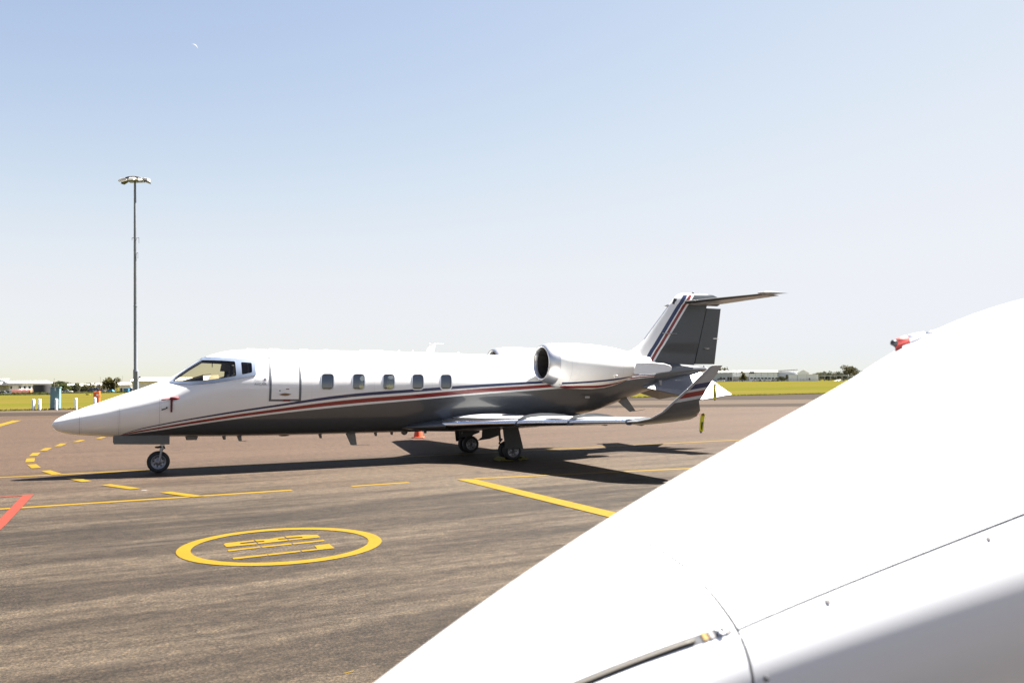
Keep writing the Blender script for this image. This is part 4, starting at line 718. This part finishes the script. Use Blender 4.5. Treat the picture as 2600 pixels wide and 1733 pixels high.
def building(name, label, cat, px0, px1, D, ytop, depth, wall, roof, pitch=0., over=.25, rz=0., ybase=None, group=None, ridge='x', turn=0.):
    x0, x1 = X(px0, D), X(px1, D); zt = Z((px0+px1)/2, ytop, D); gz = min(ground_z(x0, D), ground_z(x1, D))-.1
    rz = math.atan2(-(x0+x1)/2, D); ca = math.cos(rz)/math.cos(turn); rz += turn; t = thing(name, label, cat, ((x0+x1)/2, D, gz), rz, group); wd = (x1-x0)/2*ca; h = zt-gz; T = dict(ca=ca, t=t, w=wd, h=h, D=D, cx=(x0+x1)/2, gz=gz, depth=depth)
    if pitch == 0:
        MB().box(-wd, wd, 0, depth, 0, h-.25).part('wall', wall, t); MB().box(-wd-over, wd+over, -over, depth+over, h-.25, h).part('roof', roof, t)
    elif ridge == 'x':      # ridge runs left to right
        mb = MB(); mb.box(-wd, wd, 0, depth, 0, h-pitch-.01); mb.hull([(-wd, 0, h-pitch), (-wd, depth, h-pitch), (-wd, depth/2, h-.15)], [(wd, 0, h-pitch), (wd, depth, h-pitch), (wd, depth/2, h-.15)]); mb.part('wall', wall, t)
        o = over; MB().hull([(-wd-o, -o, h-pitch), (-wd-o, depth/2, h), (-wd-o, depth+o, h-pitch), (-wd-o, depth+o, h-pitch-.2), (-wd-o, depth/2, h-.2), (-wd-o, -o, h-pitch-.2)], [(wd+o, -o, h-pitch), (wd+o, depth/2, h), (wd+o, depth+o, h-pitch), (wd+o, depth+o, h-pitch-.2), (wd+o, depth/2, h-.2), (wd+o, -o, h-pitch-.2)]).part('roof', roof, t)
    else:
        mb = MB(); mb.box(-wd, wd, 0, depth, 0, h-pitch-.01); mb.hull([(-wd, 0, h-pitch), (wd, 0, h-pitch), (0, 0, h-.15)], [(-wd, depth, h-pitch), (wd, depth, h-pitch), (0, depth, h-.15)]); mb.part('wall', wall, t)
        o = over; MB().hull([(-wd-o, -o, h-pitch), (0, -o, h), (wd+o, -o, h-pitch), (wd+o, -o, h-pitch-.25), (0, -o, h-.25), (-wd-o, -o, h-pitch-.25)], [(-wd-o, depth+o, h-pitch), (0, depth+o, h), (wd+o, depth+o, h-pitch), (wd+o, depth+o, h-pitch-.25), (0, depth+o, h-.25), (-wd-o, depth+o, h-pitch-.25)]).part('roof', roof, t)
    return T
def face(T, name, px0, px1, y0, y1, mat, d=.06, frame=None):
    D = T['D']; a, b = (X(px0, D)-T['cx'])*T['ca'], (X(px1, D)-T['cx'])*T['ca']; zt, zb = Z((px0+px1)/2, y0, D)-T['gz'], Z((px0+px1)/2, y1, D)-T['gz']
    if frame:
        g = .12; f = MB().box(a-g, b+g, -d, -.002, zb-g, zb).box(a-g, b+g, -d, -.002, zt, zt+g).box(a-g, a, -d, -.002, zb, zt).box(b, b+g, -d, -.002, zb, zt).part(name, frame, T['t']); MB().box(a, b, -d*.4, -.003, zb, zt).part('pane', mat, f); return f
    return MB().box(a, b, -d, -.002, zb, zt).part(name, mat, T['t'])
# left side
T = building('terminal_building', 'white terminal building with dark square windows and red brick base', 'building', 26, 131, 352, 966.5, 8, 'build_white', 'roof_white', .8, .5, turn=.42)
for a, b in ((20, 32), (48, 55), (60, 67.5), (72, 79), (84, 88)): face(T, 'window', a if a > 27 else 27.5, b, 979.5, 986.5, 'window_dark', .1, 'build_white')
face(T, 'fascia', 26, 131, 968.2, 972, 'roof_grey', .3); face(T, 'brick_base', 29, 76, 990, 1001, 'brick_red', .35); face(T, 'porch_wall', 76, 83, 990, 1001, 'render_orange', .5)
for a in range(30, 130, 7): face(T, 'wall_batten', a, a+.35, 972, 990, 'dull_white', .05)
T = building('gatehouse_building', 'tall white block at the left edge with a dark flat canopy', 'building', -45, 22, 345, 961, 7, 'build_white', 'roof_white', 0, .3, turn=.42); face(T, 'canopy', -45, 42, 975, 978, 'roof_dark', 5.0); face(T, 'doorway', 3, 6, 984, 992, 'window_dark', .1); face(T, 'lower_wall', -45, 22, 979, 1001, 'build_cream', .4)
x, y, z = at_(108, 340); t = thing('water_tank', 'dark grey corrugated round water tank beside the white building', 'tank', (x, y, z-.1))
pr = []; zt = Z(108, 976, 340)-z+.1
for k in range(25): pr.append((3.15+(.06 if k % 2 else 0), zt*k/24))
MB().lathe(pr, (0, 0, 0), (0, 0, 1), 40).part('shell', 'tank_dark', t, True); MB().lathe([(3.2, zt), (1.5, zt+.25), (.001, zt+.3)], (0, 0, 0), (0, 0, 1), 40).part('lid', 'tank_dark', t); MB().tube([(-2.5, -2.3, 0), (-2.5, -2.3, zt)], .08, 6).part('downpipe', 'galvanised', t)
T = building('hangar', 'long pale hangar with white roof right of the light mast', 'hangar', 340, 640, 240, 956.5, 40, 'build_cream', 'roof_white', 1.0, .6)
for a in (380, 406, 432, 470): face(T, 'wall_joint', a, a+.6, 964, 1000, 'roof_grey', .05)
T = building('office_building', 'two storey cream office with white roof between the left trees', 'building', 200, 226, 430, 974, 14, 'build_cream', 'roof_white', .9, .5); face(T, 'window', 208, 215, 979.5, 983, 'window_dark', .1, 'build_cream'); face(T, 'undercroft', 203, 224, 988, 996, 'window_dark', .1)
T = building('depot_building', 'cream depot with white roof behind the big round tree', 'building', 236, 276, 440, 972, 14, 'build_cream', 'roof_white', 1.2, .6); face(T, 'window', 245, 249, 979.5, 983.5, 'window_dark', .1, 'build_cream'); face(T, 'window', 263, 268, 979.5, 983.5, 'window_dark', .1, 'build_cream')
T = building('store_building', 'low cream store with pink white roof right of the round tree', 'building', 303, 330, 430, 970.5, 14, 'build_cream', 'roof_white', 1.0, .6); face(T, 'doorway', 306, 311, 985, 994, 'window_dark', .1)
T = building('shed', 'small grey shed with white roof deep among the left trees', 'shed', 174, 198, 450, 974, 12, 'roof_dark', 'roof_white', .8, .4)
T = building('rear_store_building', 'cream lean-to with flat white roof just left of the light mast', 'building', 328, 343, 436, 973, 12, 'build_cream', 'roof_white', 0, .3)
for i, (lab, px, D, h, r, lf) in enumerate((('low dark tree nearest the teal cabinet', 152, 400, 4.6, 2.6, 'leaf_dark'), ('bright green round tree right of the teal cabinet', 168, 395, 4.6, 2.9, 'leaf_green'), ('dark green tree in front of the small grey shed', 192, 400, 4.4, 2.6, 'leaf_dark'), ('olive tree against the left of the cream office', 199, 405, 4.9, 1.8, 'leaf_olive'), ('low bushy dark tree under the cream office', 214, 405, 2.8, 1.9, 'leaf_dark'), ('olive green tree in front of the cream office', 229, 400, 4.8, 2.7, 'leaf_olive'), ('small olive tree between the office and the big round tree', 256, 405, 4.4, 2.2, 'leaf_olive'), ('largest round olive tree left of the light mast', 289, 395, 7.0, 4.0, 'leaf_olive'))):
    tree('leafy_tree', lab, px, D, h, r, lf, 1500 if r > 3 else 900, .18, 'trees in front of the left buildings', .12, 12)
for lab, px, w_, D in (('blue tarpaulin heap beneath the biggest round tree', 281, 3.9, 385), ('blue skip left of the light mast', 322, 2.0, 390)):
    x, y, z = at_(px, D); t = thing('tarpaulin_heap' if w_ > 3 else 'skip_bin', lab, 'tarpaulin' if w_ > 3 else 'skip', (x, y, z))
    if w_ > 3: MB().hull([(-2, -1, 0), (2, -1, 0), (2, 1, 0), (-2, 1, 0)], [(-1.2, -.6, 1.2), (.9, -.6, 1.45), (1.1, .6, 1.3), (-1.3, .6, 1.1)]).part('sheet', 'blue_cover', t)
    else: MB().hull([(-.9, -.8, 0), (.9, -.8, 0), (.9, .8, 0), (-.9, .8, 0)], [(-1.1, -.9, 1.9), (1.1, -.9, 1.9), (1.1, .9, 1.9), (-1.1, .9, 1.9)]).part('body', 'blue_cover', t); 
    MB().box(-1.0, 1.0, -1.05, -.95, .2, .3).part('rib' if w_ < 3 else 'rope', 'navy_board', t)
x, y, z = at_(333, 392); t = thing('storage_tank', 'dark navy upright drum tank close to the foot of the mast', 'tank', (x, y, z)); MB().lathe([(.8, 0), (.8, 2.0), (.5, 2.3), (.001, 2.35)], (0, 0, 0), (0, 0, 1), 18).part('shell', 'navy_board', t, 'auto'); MB().box(-.2, .2, -.95, -.8, .6, 1.2).part('hatch', 'dark_gear', t)
# vehicles
CARS = {}
def car(label, px, D, mat, kind='car', rz=0., group=None):
    x, y, z = at_(px, D); key = (mat, kind)
    if key in CARS:
        t = copy_tree(CARS[key]); t['label'] = label; t.location = (x, y, z); t.rotation_euler = (0, 0, rz); t['group'] = group; return
    t = CARS[key] = thing('parked_'+kind, label, kind, (x, y, z), rz, group); L, W_, Hb, Hc = (4.6, 1.8, .85, 1.45) if kind == 'car' else (5.2, 2.0, 1.1, 2.3)
    mb = MB(); mb.hull([(-L/2, -W_/2, .3), (L/2, -W_/2, .3), (L/2, W_/2, .3), (-L/2, W_/2, .3)], [(-L/2+.05, -W_/2+.04, Hb), (L/2-.1, -W_/2+.04, Hb-.08), (L/2-.1, W_/2-.04, Hb-.08), (-L/2+.05, W_/2-.04, Hb)]); bevel(mb.part('body', mat, t), .08)
    a, b = (-1.9, 1.0) if kind == 'car' else (-2.5, 1.7); mb = MB(); mb.hull([(a, -W_/2+.06, Hb), (b, -W_/2+.06, Hb-.03), (b, W_/2-.06, Hb-.03), (a, W_/2-.06, Hb)], [(a+.35, -W_/2+.2, Hc), (b-.8, -W_/2+.2, Hc), (b-.8, W_/2-.2, Hc), (a+.35, W_/2-.2, Hc)]); bevel(mb.part('cabin', 'window_dark', t), .05); MB().box(a+.32, b-.78, -W_/2+.18, W_/2-.18, Hc, Hc+.05).part('roof', mat, t)
    for sx in (-1.35, 1.4):
        for sy in (-1, 1): MB().lathe([(.001, -.1), (.2, -.1), (.32, -.09), (.33, 0), (.32, .09), (.2, .1), (.001, .1)], (sx, sy*(W_/2-.1), .33), (0, 1, 0), 16).part('wheel', 'tyre', t, 'auto')
    for sy in (-.6, .6): MB().box(L/2-.08, L/2-.02, sy-.18, sy+.18, .6, .75).part('headlight', 'bollard_white', t)
G1 = 'vehicles parked by the left buildings'; car('white van parked above the orange cabinet', 244, 392, 'car_white', 'van', .1, G1); car('silver car right of the white van above the orange cabinet', 260, 388, 'car_silver', 'car', .2, G1); car('dark car left of the white van above the orange cabinet', 234, 390, 'car_dark', 'car', .1, G1); car('white car at the left edge before the brick base', 12, 330, 'car_white', 'car', .3, G1); car('white car half hidden behind the bright green tree', 172, 392, 'car_white', 'car', 0, G1); car('dark car before the canopy at the left edge', 24, 335, 'car_dark', 'car', .1, G1)
for i in range(14):
    px = 1914+i*4.4; nm = ['leftmost', 'second', 'third', 'fourth', 'fifth', 'sixth', 'seventh', 'eighth', 'ninth', 'tenth', 'eleventh', 'twelfth', 'thirteenth', 'last'][i]; mt = ('car_white', 'car_silver', 'car_white', 'car_dark', 'car_white')[i % 5]
    car('%s %s car in the row below the warehouse sign, counted from the left' % (nm, mt[4:]), px, 575+random.uniform(-3, 3), mt, 'car', PI/2+random.uniform(-.1, .1), 'row of cars parked before the warehouse')
car('white van at the left end of the warehouse beside the tail', 1829, 560, 'car_white', 'van', .4, 'vehicles at the warehouse door')
# hedge and taxiway sign on the left
x, y, z = at_(224, 190); t = thing('taxiway_sign', 'low black and yellow taxiway sign out on the grass', 'sign', (x, y, Z(224, 1003.5, 190)-.02)); MB().box(-.45, .0, -.05, .05, .05, .38).part('black_panel', 'rubber_black', t); MB().box(.0, .45, -.05, .05, .05, .38).part('yellow_panel', 'sign_yellow', t)
for sx in (-.3, .3): MB().box(sx-.03, sx+.03, -.03, .03, -.4, .05).part('leg', 'galvanised', t)
for px, D, top, lab in ((255, 396, 957, 'thin pale lamp pole left of the biggest round tree'), (293, 380, 962, 'thin timber pole in front of the biggest round tree'), (311, 430, 955, 'thin whip mast over the low cream store'), (138, 350, 961, 'thin aerial on the end of the white terminal')):
    x, y, z = at_(px, D); t = thing('lamp_pole', lab, 'pole', (x, y, z)); h = Z(px, top, D)-z; MB().tube([(0, 0, 0), (0, 0, h)], [.09, .05], 8).part('shaft', 'timber_pole', t); MB().box(-.25, .25, -.05, .05, h-.1, h).part('crossarm', 'galvanised', t)
x, y, z = at_(190, 375); t = thing('low_wall', 'low pale concrete wall under the left trees', 'wall', (x, y, z)); MB().box(-6.5, 5.0, -.1, .1, 0, .7).part('panel', 'concrete', t); MB().box(-6.6, 5.1, -.14, .14, .7, .78).part('coping', 'concrete', t)
# right side warehouse
T = building('warehouse', 'long white warehouse with panel joints and a dark blue sign', 'warehouse', 1858, 1972, 605, 939.5, 55, 'build_white', 'roof_white', 1.2, .7); WH = T
for a in (1868, 1878, 1901.5, 1917.5, 1932, 1948, 1963): face(T, 'panel_joint', a, a+.5, 941, 957, 'roof_grey', .06)
for a in range(1904, 1972, 9): face(T, 'window', a, a+6, 958.3, 961, 'window_dark', .1, 'build_grey')
SG = face(T, 'sign_board', 1902, 1914, 942, 948, 'navy_board', .3); tm = text_mesh('MTX', 2.); txs = [v.co.x for v in tm.vertices]
for v in tm.vertices: v.co = (v.co.x/max(txs)*1.9+X(1904.4, 605)-T['cx'], -.34, Z(1908, 946.2, 605)-T['gz']+v.co.y*.55)
tm.materials.clear(); obj('sign_lettering', tm, 'sign_text', SG); face(T, 'brick_band', 1860, 1900, 956, 966, 'concrete', .3)
T = building('warehouse_wing', 'left wing of the warehouse, its wall shade painted grey, with a dark roller door', 'warehouse', 1795, 1858, 600, 941, 50, 'build_grey', 'roof_white', 1.0, .5); face(T, 'roller_door', 1845.5, 1850.5, 957, 965.8, 'window_dark', .15); face(T, 'roller_door', 1851.5, 1857, 957, 965.8, 'window_dark', .15); face(T, 'doorway', 1826, 1832, 957, 963, 'window_dark', .15); face(T, 'doorway', 1835, 1840, 958, 964, 'window_dark', .15)  # wing wall stands in shade; that shade is put into its grey colour
for k in range(5): MB().box(-8+3*k, -6.5+3*k, 6, 8, T['h']-.2, T['h']+.9).part('roof_vent', 'roof_grey', T['t'])
T = building('loading_hall', 'pale blue grey hall with a thin dark roof edge right of the warehouse', 'warehouse', 1972, 2023, 610, 943, 50, 'build_grey', 'roof_white', 0, .3); MB().hull([(-T['w']-.5, -2, T['h']+.4), (T['w']+.5, -2, T['h']+1.2), (T['w']+.5, 20, T['h']+1.2), (-T['w']-.5, 20, T['h']+.4)], [(-T['w']-.5, -2, T['h']+.7), (T['w']+.5, -2, T['h']+1.5), (T['w']+.5, 20, T['h']+1.5), (-T['w']-.5, 20, T['h']+.7)]).part('canopy_roof', 'roof_dark', T['t']); face(T, 'doorway', 1994, 1999, 951, 958, 'window_dark', .1)
building('gable_hangar', 'small white gabled hangar peeping over the low white store', 'hangar', 2025, 2052, 680, 938.5, 30, 'build_white', 'roof_white', 2.6, .4, ridge='y')
T = building('low_store', 'low white store with one dark door at the right', 'building', 2001, 2076, 595, 950, 20, 'build_white', 'roof_white', 0, .2); face(T, 'doorway', 2052, 2055, 959.5, 964, 'window_dark', .1); face(T, 'wall_joint', 2023, 2023.8, 951, 965, 'roof_grey', .06); face(T, 'wall_joint', 2047, 2047.6, 951, 965, 'roof_grey', .06)
for lab, px, D, h, r, lf, n in (('bushy olive tree standing before the warehouse panels', 1884, 570, 7.6, 2.7, 'leaf_olive', 1500), ('low dark shrub tree at the right end of the parked cars', 1982, 565, 3.5, 2.6, 'leaf_dark', 900), ('slim dark tree between the loading hall and low store', 1997, 580, 4.0, 1.0, 'leaf_dark', 500), ('olive tree top behind the left wing of the warehouse', 1833, 700, 11.5, 5.0, 'leaf_olive', 1000), ('tall open gum tree at the right end of the far trees', 2155, 560, 10.4, 4.3, 'leaf_olive', 1300)):
    tree('gum_tree' if 'gum' in lab else 'leafy_tree', lab, px, D, h, r, lf, n, .22, 'trees round the warehouse', .35 if 'gum' in lab else .08, 12)
k = 0
for px, h, r in ((2066, 4.6, 3.0), (2080, 5.2, 3.2), (2092, 5.6, 3.0), (2104, 6.2, 3.4), (2117, 5.4, 3.0), (2128, 6.0, 3.1), (2140, 5.0, 3.0), (2168, 5.6, 3.2), (2184, 6.2, 3.4)):
    k += 1; tree('bush_tree', '%s tree from the left in the dark row right of the low store' % ['first', 'second', 'third', 'fourth', 'fifth', 'sixth', 'seventh', 'eighth', 'ninth'][k-1], px, 620+(k % 3)*14, h+1.2, r+.6, ('leaf_dark', 'leaf_dark', 'leaf_olive')[k % 3], 800, .2, 'dark trees right of the low store', .05, 10)
x, y, z = at_(2122, 590); t = thing('road_barrier', 'long grey road barrier running before the dark right trees', 'barrier', (x, y, z)); MB().box(-12, 12, -.1, .1, 3.3, 3.9).part('rail', 'build_grey', t)
for i in range(7): MB().box(-12+4*i-.15, -12+4*i+.15, -.12, .12, 0, 3.3).part('post', 'concrete', t)
x, y, z = at_(2130, 560); t = thing('sand_heap', 'pale sandy heap beside the grass under the gum tree', 'sand heap', (x, y, z)); MB().hull([(-3.5, -1.5, 0), (3.5, -1.5, 0), (3.5, 1.5, 0), (-3.5, 1.5, 0)], [(-1.5, -.3, .9), (1.2, -.3, 1.1), (1.4, .4, 1.0), (-1.3, .4, .8)]).part('mound', 'sandy', t)
x, y, z = at_(2000, 552); t = thing('wire_fence', 'low wire fence along the far edge of the right grass', 'fence', (x, y, z))
for i in range(46): MB().box(-45+2.2*i-.04, -45+2.2*i+.04, -.04, .04, 0, 1.7).part('post', 'fence_wire', t)
for zz in (.5, 1.1, 1.66): MB().box(-45, 54, -.02, .02, zz, zz+.05).part('wire', 'fence_wire', t)
# distant woodland closing the horizon
rs = random.Random(11); V = []; F = []
for i in range(26000):
    ang = rs.uniform(-1.25, 1.25); D = rs.uniform(820, 1000); x = math.tan(ang)*D if abs(ang) < 1.1 else math.tan(ang)*D; top = 5.2+1.2*math.sin(ang*31)+1.0*math.sin(ang*77+1)+.9*math.sin(ang*190); 
    if ang > .28: top *= .8
    zz = rs.random()**.7*max(2.5, top)+ground_z(x, D); p = Vector((x, D, zz)); a = Vector((rs.gauss(0, 1), rs.gauss(0, 1), rs.gauss(0, 1))).normalized(); b = a.orthogonal().normalized(); s = rs.uniform(.8, 1.9); k = len(V); V += [p+a*s, p+b*s, p-a*s, p-b*s]; F.append((k, k+1, k+2, k+3))
tag(obj('woodland', mesh('woodland', V, F), 'leaf_dark'), 'dark far woodland closing the horizon behind the airfield', kind='stuff')
# scrub at the foot of the left buildings
V = []; F = []
for i in range(5200):
    px = rs.uniform(-30, 345); D = rs.uniform(322, 338) if px < 135 else rs.uniform(372, 384); x, y, z = at_(px, D); p = Vector((x, y, z+rs.random()**1.5*(.9 if px < 120 else .6))); a = Vector((rs.gauss(0, 1), rs.gauss(0, 1), rs.gauss(0, 1))).normalized(); b = a.orthogonal().normalized(); s = rs.uniform(.12, .3); k = len(V); V += [p+a*s, p+b*s, p-a*s, p-b*s]; F.append((k, k+1, k+2, k+3))
tag(obj('scrub', mesh('scrub', V, F), 'leaf_green'), 'low green scrub along the foot of the left buildings', kind='stuff')
# daytime moon: only its sunlit crescent shows
R_ = 40.; md = Vector((X(483, 1), 1, (966+6.5-109)/2166.7)).normalized(); mp = md*9000+Vector((0, 0, CAM_H)); mb = MB(); nu, nv = 64, 32; V = [(mp+Vector((math.cos(2*PI*i/nu)*math.sin(PI*j/nv), math.sin(2*PI*i/nu)*math.sin(PI*j/nv), math.cos(PI*j/nv)))*R_) for j in range(nv+1) for i in range(nu)]
F = []
for j in range(nv):
    for i in range(nu):
        q = (j*nu+i, (j+1)*nu+i, (j+1)*nu+(i+1) % nu, j*nu+(i+1) % nu); c = sum((V[k] for k in q), Vector())/4-mp
        if c.normalized().dot(SUN) > .42 and c.dot(md) < 0: F.append(q)
mo = obj('moon', mesh('moon', [v-mp for v in V], F, True), 'moonlight'); mo.location = mp; tag(mo, 'faint pale crescent moon high in the left sky', 'moon')
# ------------------------------------------------------------------ foreground: white nose of a second aircraft beside the camera
FP = [0.3598, 2.779, 0.8287, 0.6871, 0.0201, 0.5581, 0.2832, -0.0103, -0.0277, 0.9855, 0.6921, -0.0002, 0.009]; LAM = .62
ph, sl = FP[3], FP[4]; fax = Vector((math.cos(ph)*math.cos(sl), math.sin(ph)*math.cos(sl), math.sin(sl))); frt = Vector((math.sin(ph), -math.cos(ph), 0)); fup = frt.cross(fax); fup = fup if fup.z > 0 else -fup
FC = Vector((0, 0, CAM_H)).lerp(Vector(FP[:3]), LAM)
def fR(t):
    if t < -1.2: q = (t+1.75)/.55; return .204*math.sqrt(max(0, 1-(1-q)**2))*LAM if q > 0 else 0.
    if t > 2.8: q = min((t-2.8)/2.6, 1); return (1.266+.226*2.6*(q-q*q/2))*LAM
    return (FP[5]+FP[6]*t+FP[7]*t*t+FP[11]*t**3)*LAM
def fO(t):
    g = lambda q: FP[8]*q*q+FP[12]*q**3
    if t < -1.2: return (g(-1.2)-.10*(t+1.2)*.0)*LAM
    if t > 2.8: q = min(t-2.8, 2.4); return (g(2.8)+.056*q-.012*q*q)*LAM
    return g(t)*LAM
def fpt(t, th, off=0.):
    q = .7*math.tanh(max(0., .72-(th if th < PI else th-2*PI))/.7); r = fR(t)*(1-.70*q*q*sstep((math.cos(th)+.25)/.6))+off; return FC+fax*(t*LAM)+fup*fO(t)+frt*(r*math.cos(th))+fup*(r*FP[9]*math.sin(th))
NOSE = thing('aircraft_nose', 'out of focus white nose of a second aircraft filling the lower right', 'airplane', tuple(FC+fax*1.0-Vector((0, 0, FC.z))))
INV = Matrix.Translation(NOSE.location).inverted()
def fshell(name, mat, ts, ths, off=0., close=True, parent=NOSE, smooth=True):
    n = len(ths); v = [INV @ fpt(t, a, off) for t in ts for a in ths]; m_ = n if close else n-1
    f = [(i*n+k, i*n+(k+1) % n, (i+1)*n+(k+1) % n, (i+1)*n+k) for i in range(len(ts)-1) for k in range(m_)]
    mb = MB(); mb.add(v, f); me = mb.mesh(name, smooth); 
    if sum((p.center-(INV @ (FC+fax*1.0))).dot(p.normal)*p.area for p in me.polygons) < 0: me.flip_normals()
    return obj(name, me, mat, parent)
mm('nose_white', (.64, .65, .67), .30, coat=.55, var=.015, vs=3)
SEAM = FP[10]-.012; full = [2*PI*k/96 for k in range(96)]
tip = [-1.75+.55*(1-math.cos(PI/2*k/12)) for k in range(13)]; body_t = list(np.linspace(-1.2, -.0060, 44))
fshell('radome', 'nose_white', tip+body_t[1:], full)
tsA = list(np.linspace(.0045, 2.8, 60))+list(np.linspace(2.9, 9.5, 40))
up_a = [SEAM+.0058+k*(PI*1.08)/64 for k in range(65)]; lo_a = [SEAM-.0058-k*(2*PI-PI*1.08-.0116)/64 for k in range(65)]
fshell('upper_skin', 'nose_white', tsA, up_a, 0, False); fshell('side_panel', 'nose_white', tsA, lo_a, -.0012, False)
fshell('inner_skin', 'seal_grey', list(np.linspace(-1.1, 9.5, 40)), full, -.007)
fshell('tail_bulkhead', 'nose_white', [9.49, 9.5], full, 0)
# drain hole, screws and hinge
def disc(name, t, th, r, mat, h=.0003):
    c = fpt(t, th); n_ = (frt*math.cos(th)+fup*math.sin(th)-fax*.27).normalized(); mb = MB(); mb.lathe([(.0004, h), (r*.75, h), (r, h*.3), (r*1.02, -.004)], INV @ c, n_, 18); o = mb.part(name, mat, NOSE, True)
    e = n_.orthogonal().normalized()*r*.62; g = n_.cross(e).normalized()*r*.13; q = INV @ (c+n_*(h+.0002)); MB().add([q-e-g, q+e-g, q+e+g, q-e+g], [(0, 1, 2, 3)]).part('slot', 'gap_dark', o); return o
for t, a in ((-.03, 1.72), (-.04, 1.4), (-.05, 1.07), (-.03, 2.05)): disc('screw', t, a, .0052, 'screw_steel')
for t, a in ((.33, .645), (1.08, .645), (1.8, .64)): disc('screw', t, a, .0062, 'screw_steel')
c = fpt(.045, .42); n_ = (frt*math.cos(.42)+fup*math.sin(.42)-fax*.27).normalized(); MB().lathe([(.0005, .0008), (.0055, .0008), (.0065, .0002)], INV @ c, n_, 20).part('drain_hole', 'gap_dark', NOSE, True)
# hinge slot from the joint towards the tip
hp = [(-.02-.9*k/30, .700+.165*(.9*k/30)) for k in range(31)]
def hstrip(name, mat, w0, w1, off, seg, parent=NOSE):
    n_ = len(seg); v = [INV @ fpt(t, a+w_/max(fR(t), .05), off) for t, a in seg for w_ in (w0, w1)]; mb = MB(); mb.add(v, [(2*i, 2*i+1, 2*i+3, 2*i+2) for i in range(n_-1)]); return mb.part(name, mat, parent)
HG = hstrip('hinge_slot', 'gap_dark', -.0075, .0075, .0008, hp)
MB().tube([INV @ fpt(t, a-.001/fR(t), .0015) for t, a in hp[4:]], .0034, 8).part('hinge_pin', 'hinge_bronze', HG, True)
for i in range(5, 30): hstrip('hinge_knuckle', 'hinge_bronze', -.0052, .0042, .0022, [(hp[i][0]-.004, hp[i][1]), (hp[i][0]+.016, hp[i][1])], HG)
for i, (t, mt, l) in enumerate(((-.105, 'brass_yellow', .016), (-.085, 'screw_steel', .012), (-.062, 'nose_white', .006), (-.034, 'screw_steel', .012))): hstrip('hinge_bracket', mt, -.0072, .0072, .0024, [(t-l/2, .70+.165*-t), (t+l/2, .70+.165*-t)], HG)
c = fpt(-.05, .708); n_ = (frt*math.cos(.7)+fup*math.sin(.7)-fax*.27).normalized(); MB().lathe([(.0005, .002), (.0035, .002), (.004, .005), (.0072, .005), (.008, .001)], INV @ c, n_, 18).part('hinge_bush', 'nose_white', HG, True); MB().lathe([(.0005, .0035), (.0030, .0034), (.0032, .001)], INV @ c, n_, 14).part('hinge_rivet', 'hinge_bronze', HG, True)
# support for the second aircraft: nose wheel, out of frame below
q = FC+fax*1.9; g = Vector((q.x, q.y, 0)); gl = INV @ g
NGE = bpy.data.objects.new('nose_gear', None); COL.objects.link(NGE); NGE.parent = NOSE; NGE.location = gl; NGE.rotation_euler = (0, 0, ph)
MB().tube([(0, 0, .75), (.02, 0, .25)], .04, 12).tube([(0, -.09, .3), (0, .09, .3)], .03, 8).tube([(0, .085, .3), (0, .085, .2)], .02, 8).tube([(0, -.085, .3), (0, -.085, .2)], .02, 8).part('strut', 'steel', NGE, 'auto'); wheel(NGE, 0, 0, .2, .2, .12)
for k_, (x_, y_) in enumerate(((3.6, 1.3), (3.6, -1.3))):
    MGE = bpy.data.objects.new('main_gear', None); COL.objects.link(MGE); MGE.parent = NOSE; MGE.location = INV @ Vector((*(Vector((FC.x, FC.y))+Vector((fax.x, fax.y))*(x_+1.6)+Vector((frt.x, frt.y))*(y_*.42)), 0)); MGE.rotation_euler = (0, 0, ph)
    MB().tube([(0, 0, 1.0), (.02, 0, .25)], .05, 12).tube([(0, -.1, .25), (0, .1, .25)], .03, 8).part('strut', 'steel', MGE, 'auto'); wheel(MGE, 0, 0, .25, .25, .16)
# red probe cover on the far shoulder
pc = thing('probe_cover', 'blurred bright red probe cover on the far shoulder of the foreground nose', 'probe cover', (1.40, 3.12, 2.005))
d_ = Vector((.125, .02, .035)); MB().tube([(0, 0, 0), tuple(d_*.2), tuple(d_*.38)], [.013, .016, .017], 14).part('sleeve', 'red_fore', pc, True); MB().tube([tuple(d_*.38), tuple(d_*.7), tuple(d_*.95)], [.0168, .013, .009], 14).part('sleeve_tail', 'bollard_white', pc, True)
MB().tube([(-.012, 0, .004), (.004, 0, .0)], [.009, .015], 12).part('tip_ring', 'dark_gear', pc, True); MB().hull([(0, -.002, .005), (.028, -.002, .01), (.026, -.002, -.036), (.004, -.002, -.044)], [(0, .002, .005), (.028, .002, .01), (.026, .002, -.036), (.004, .002, -.044)]).part('ribbon', 'red_fore', pc)
MB().tube([tuple(d_*.9), tuple(d_*1.3), (.22, .05, -.02)], .006, 8).part('probe_mast', 'steel', pc, True)
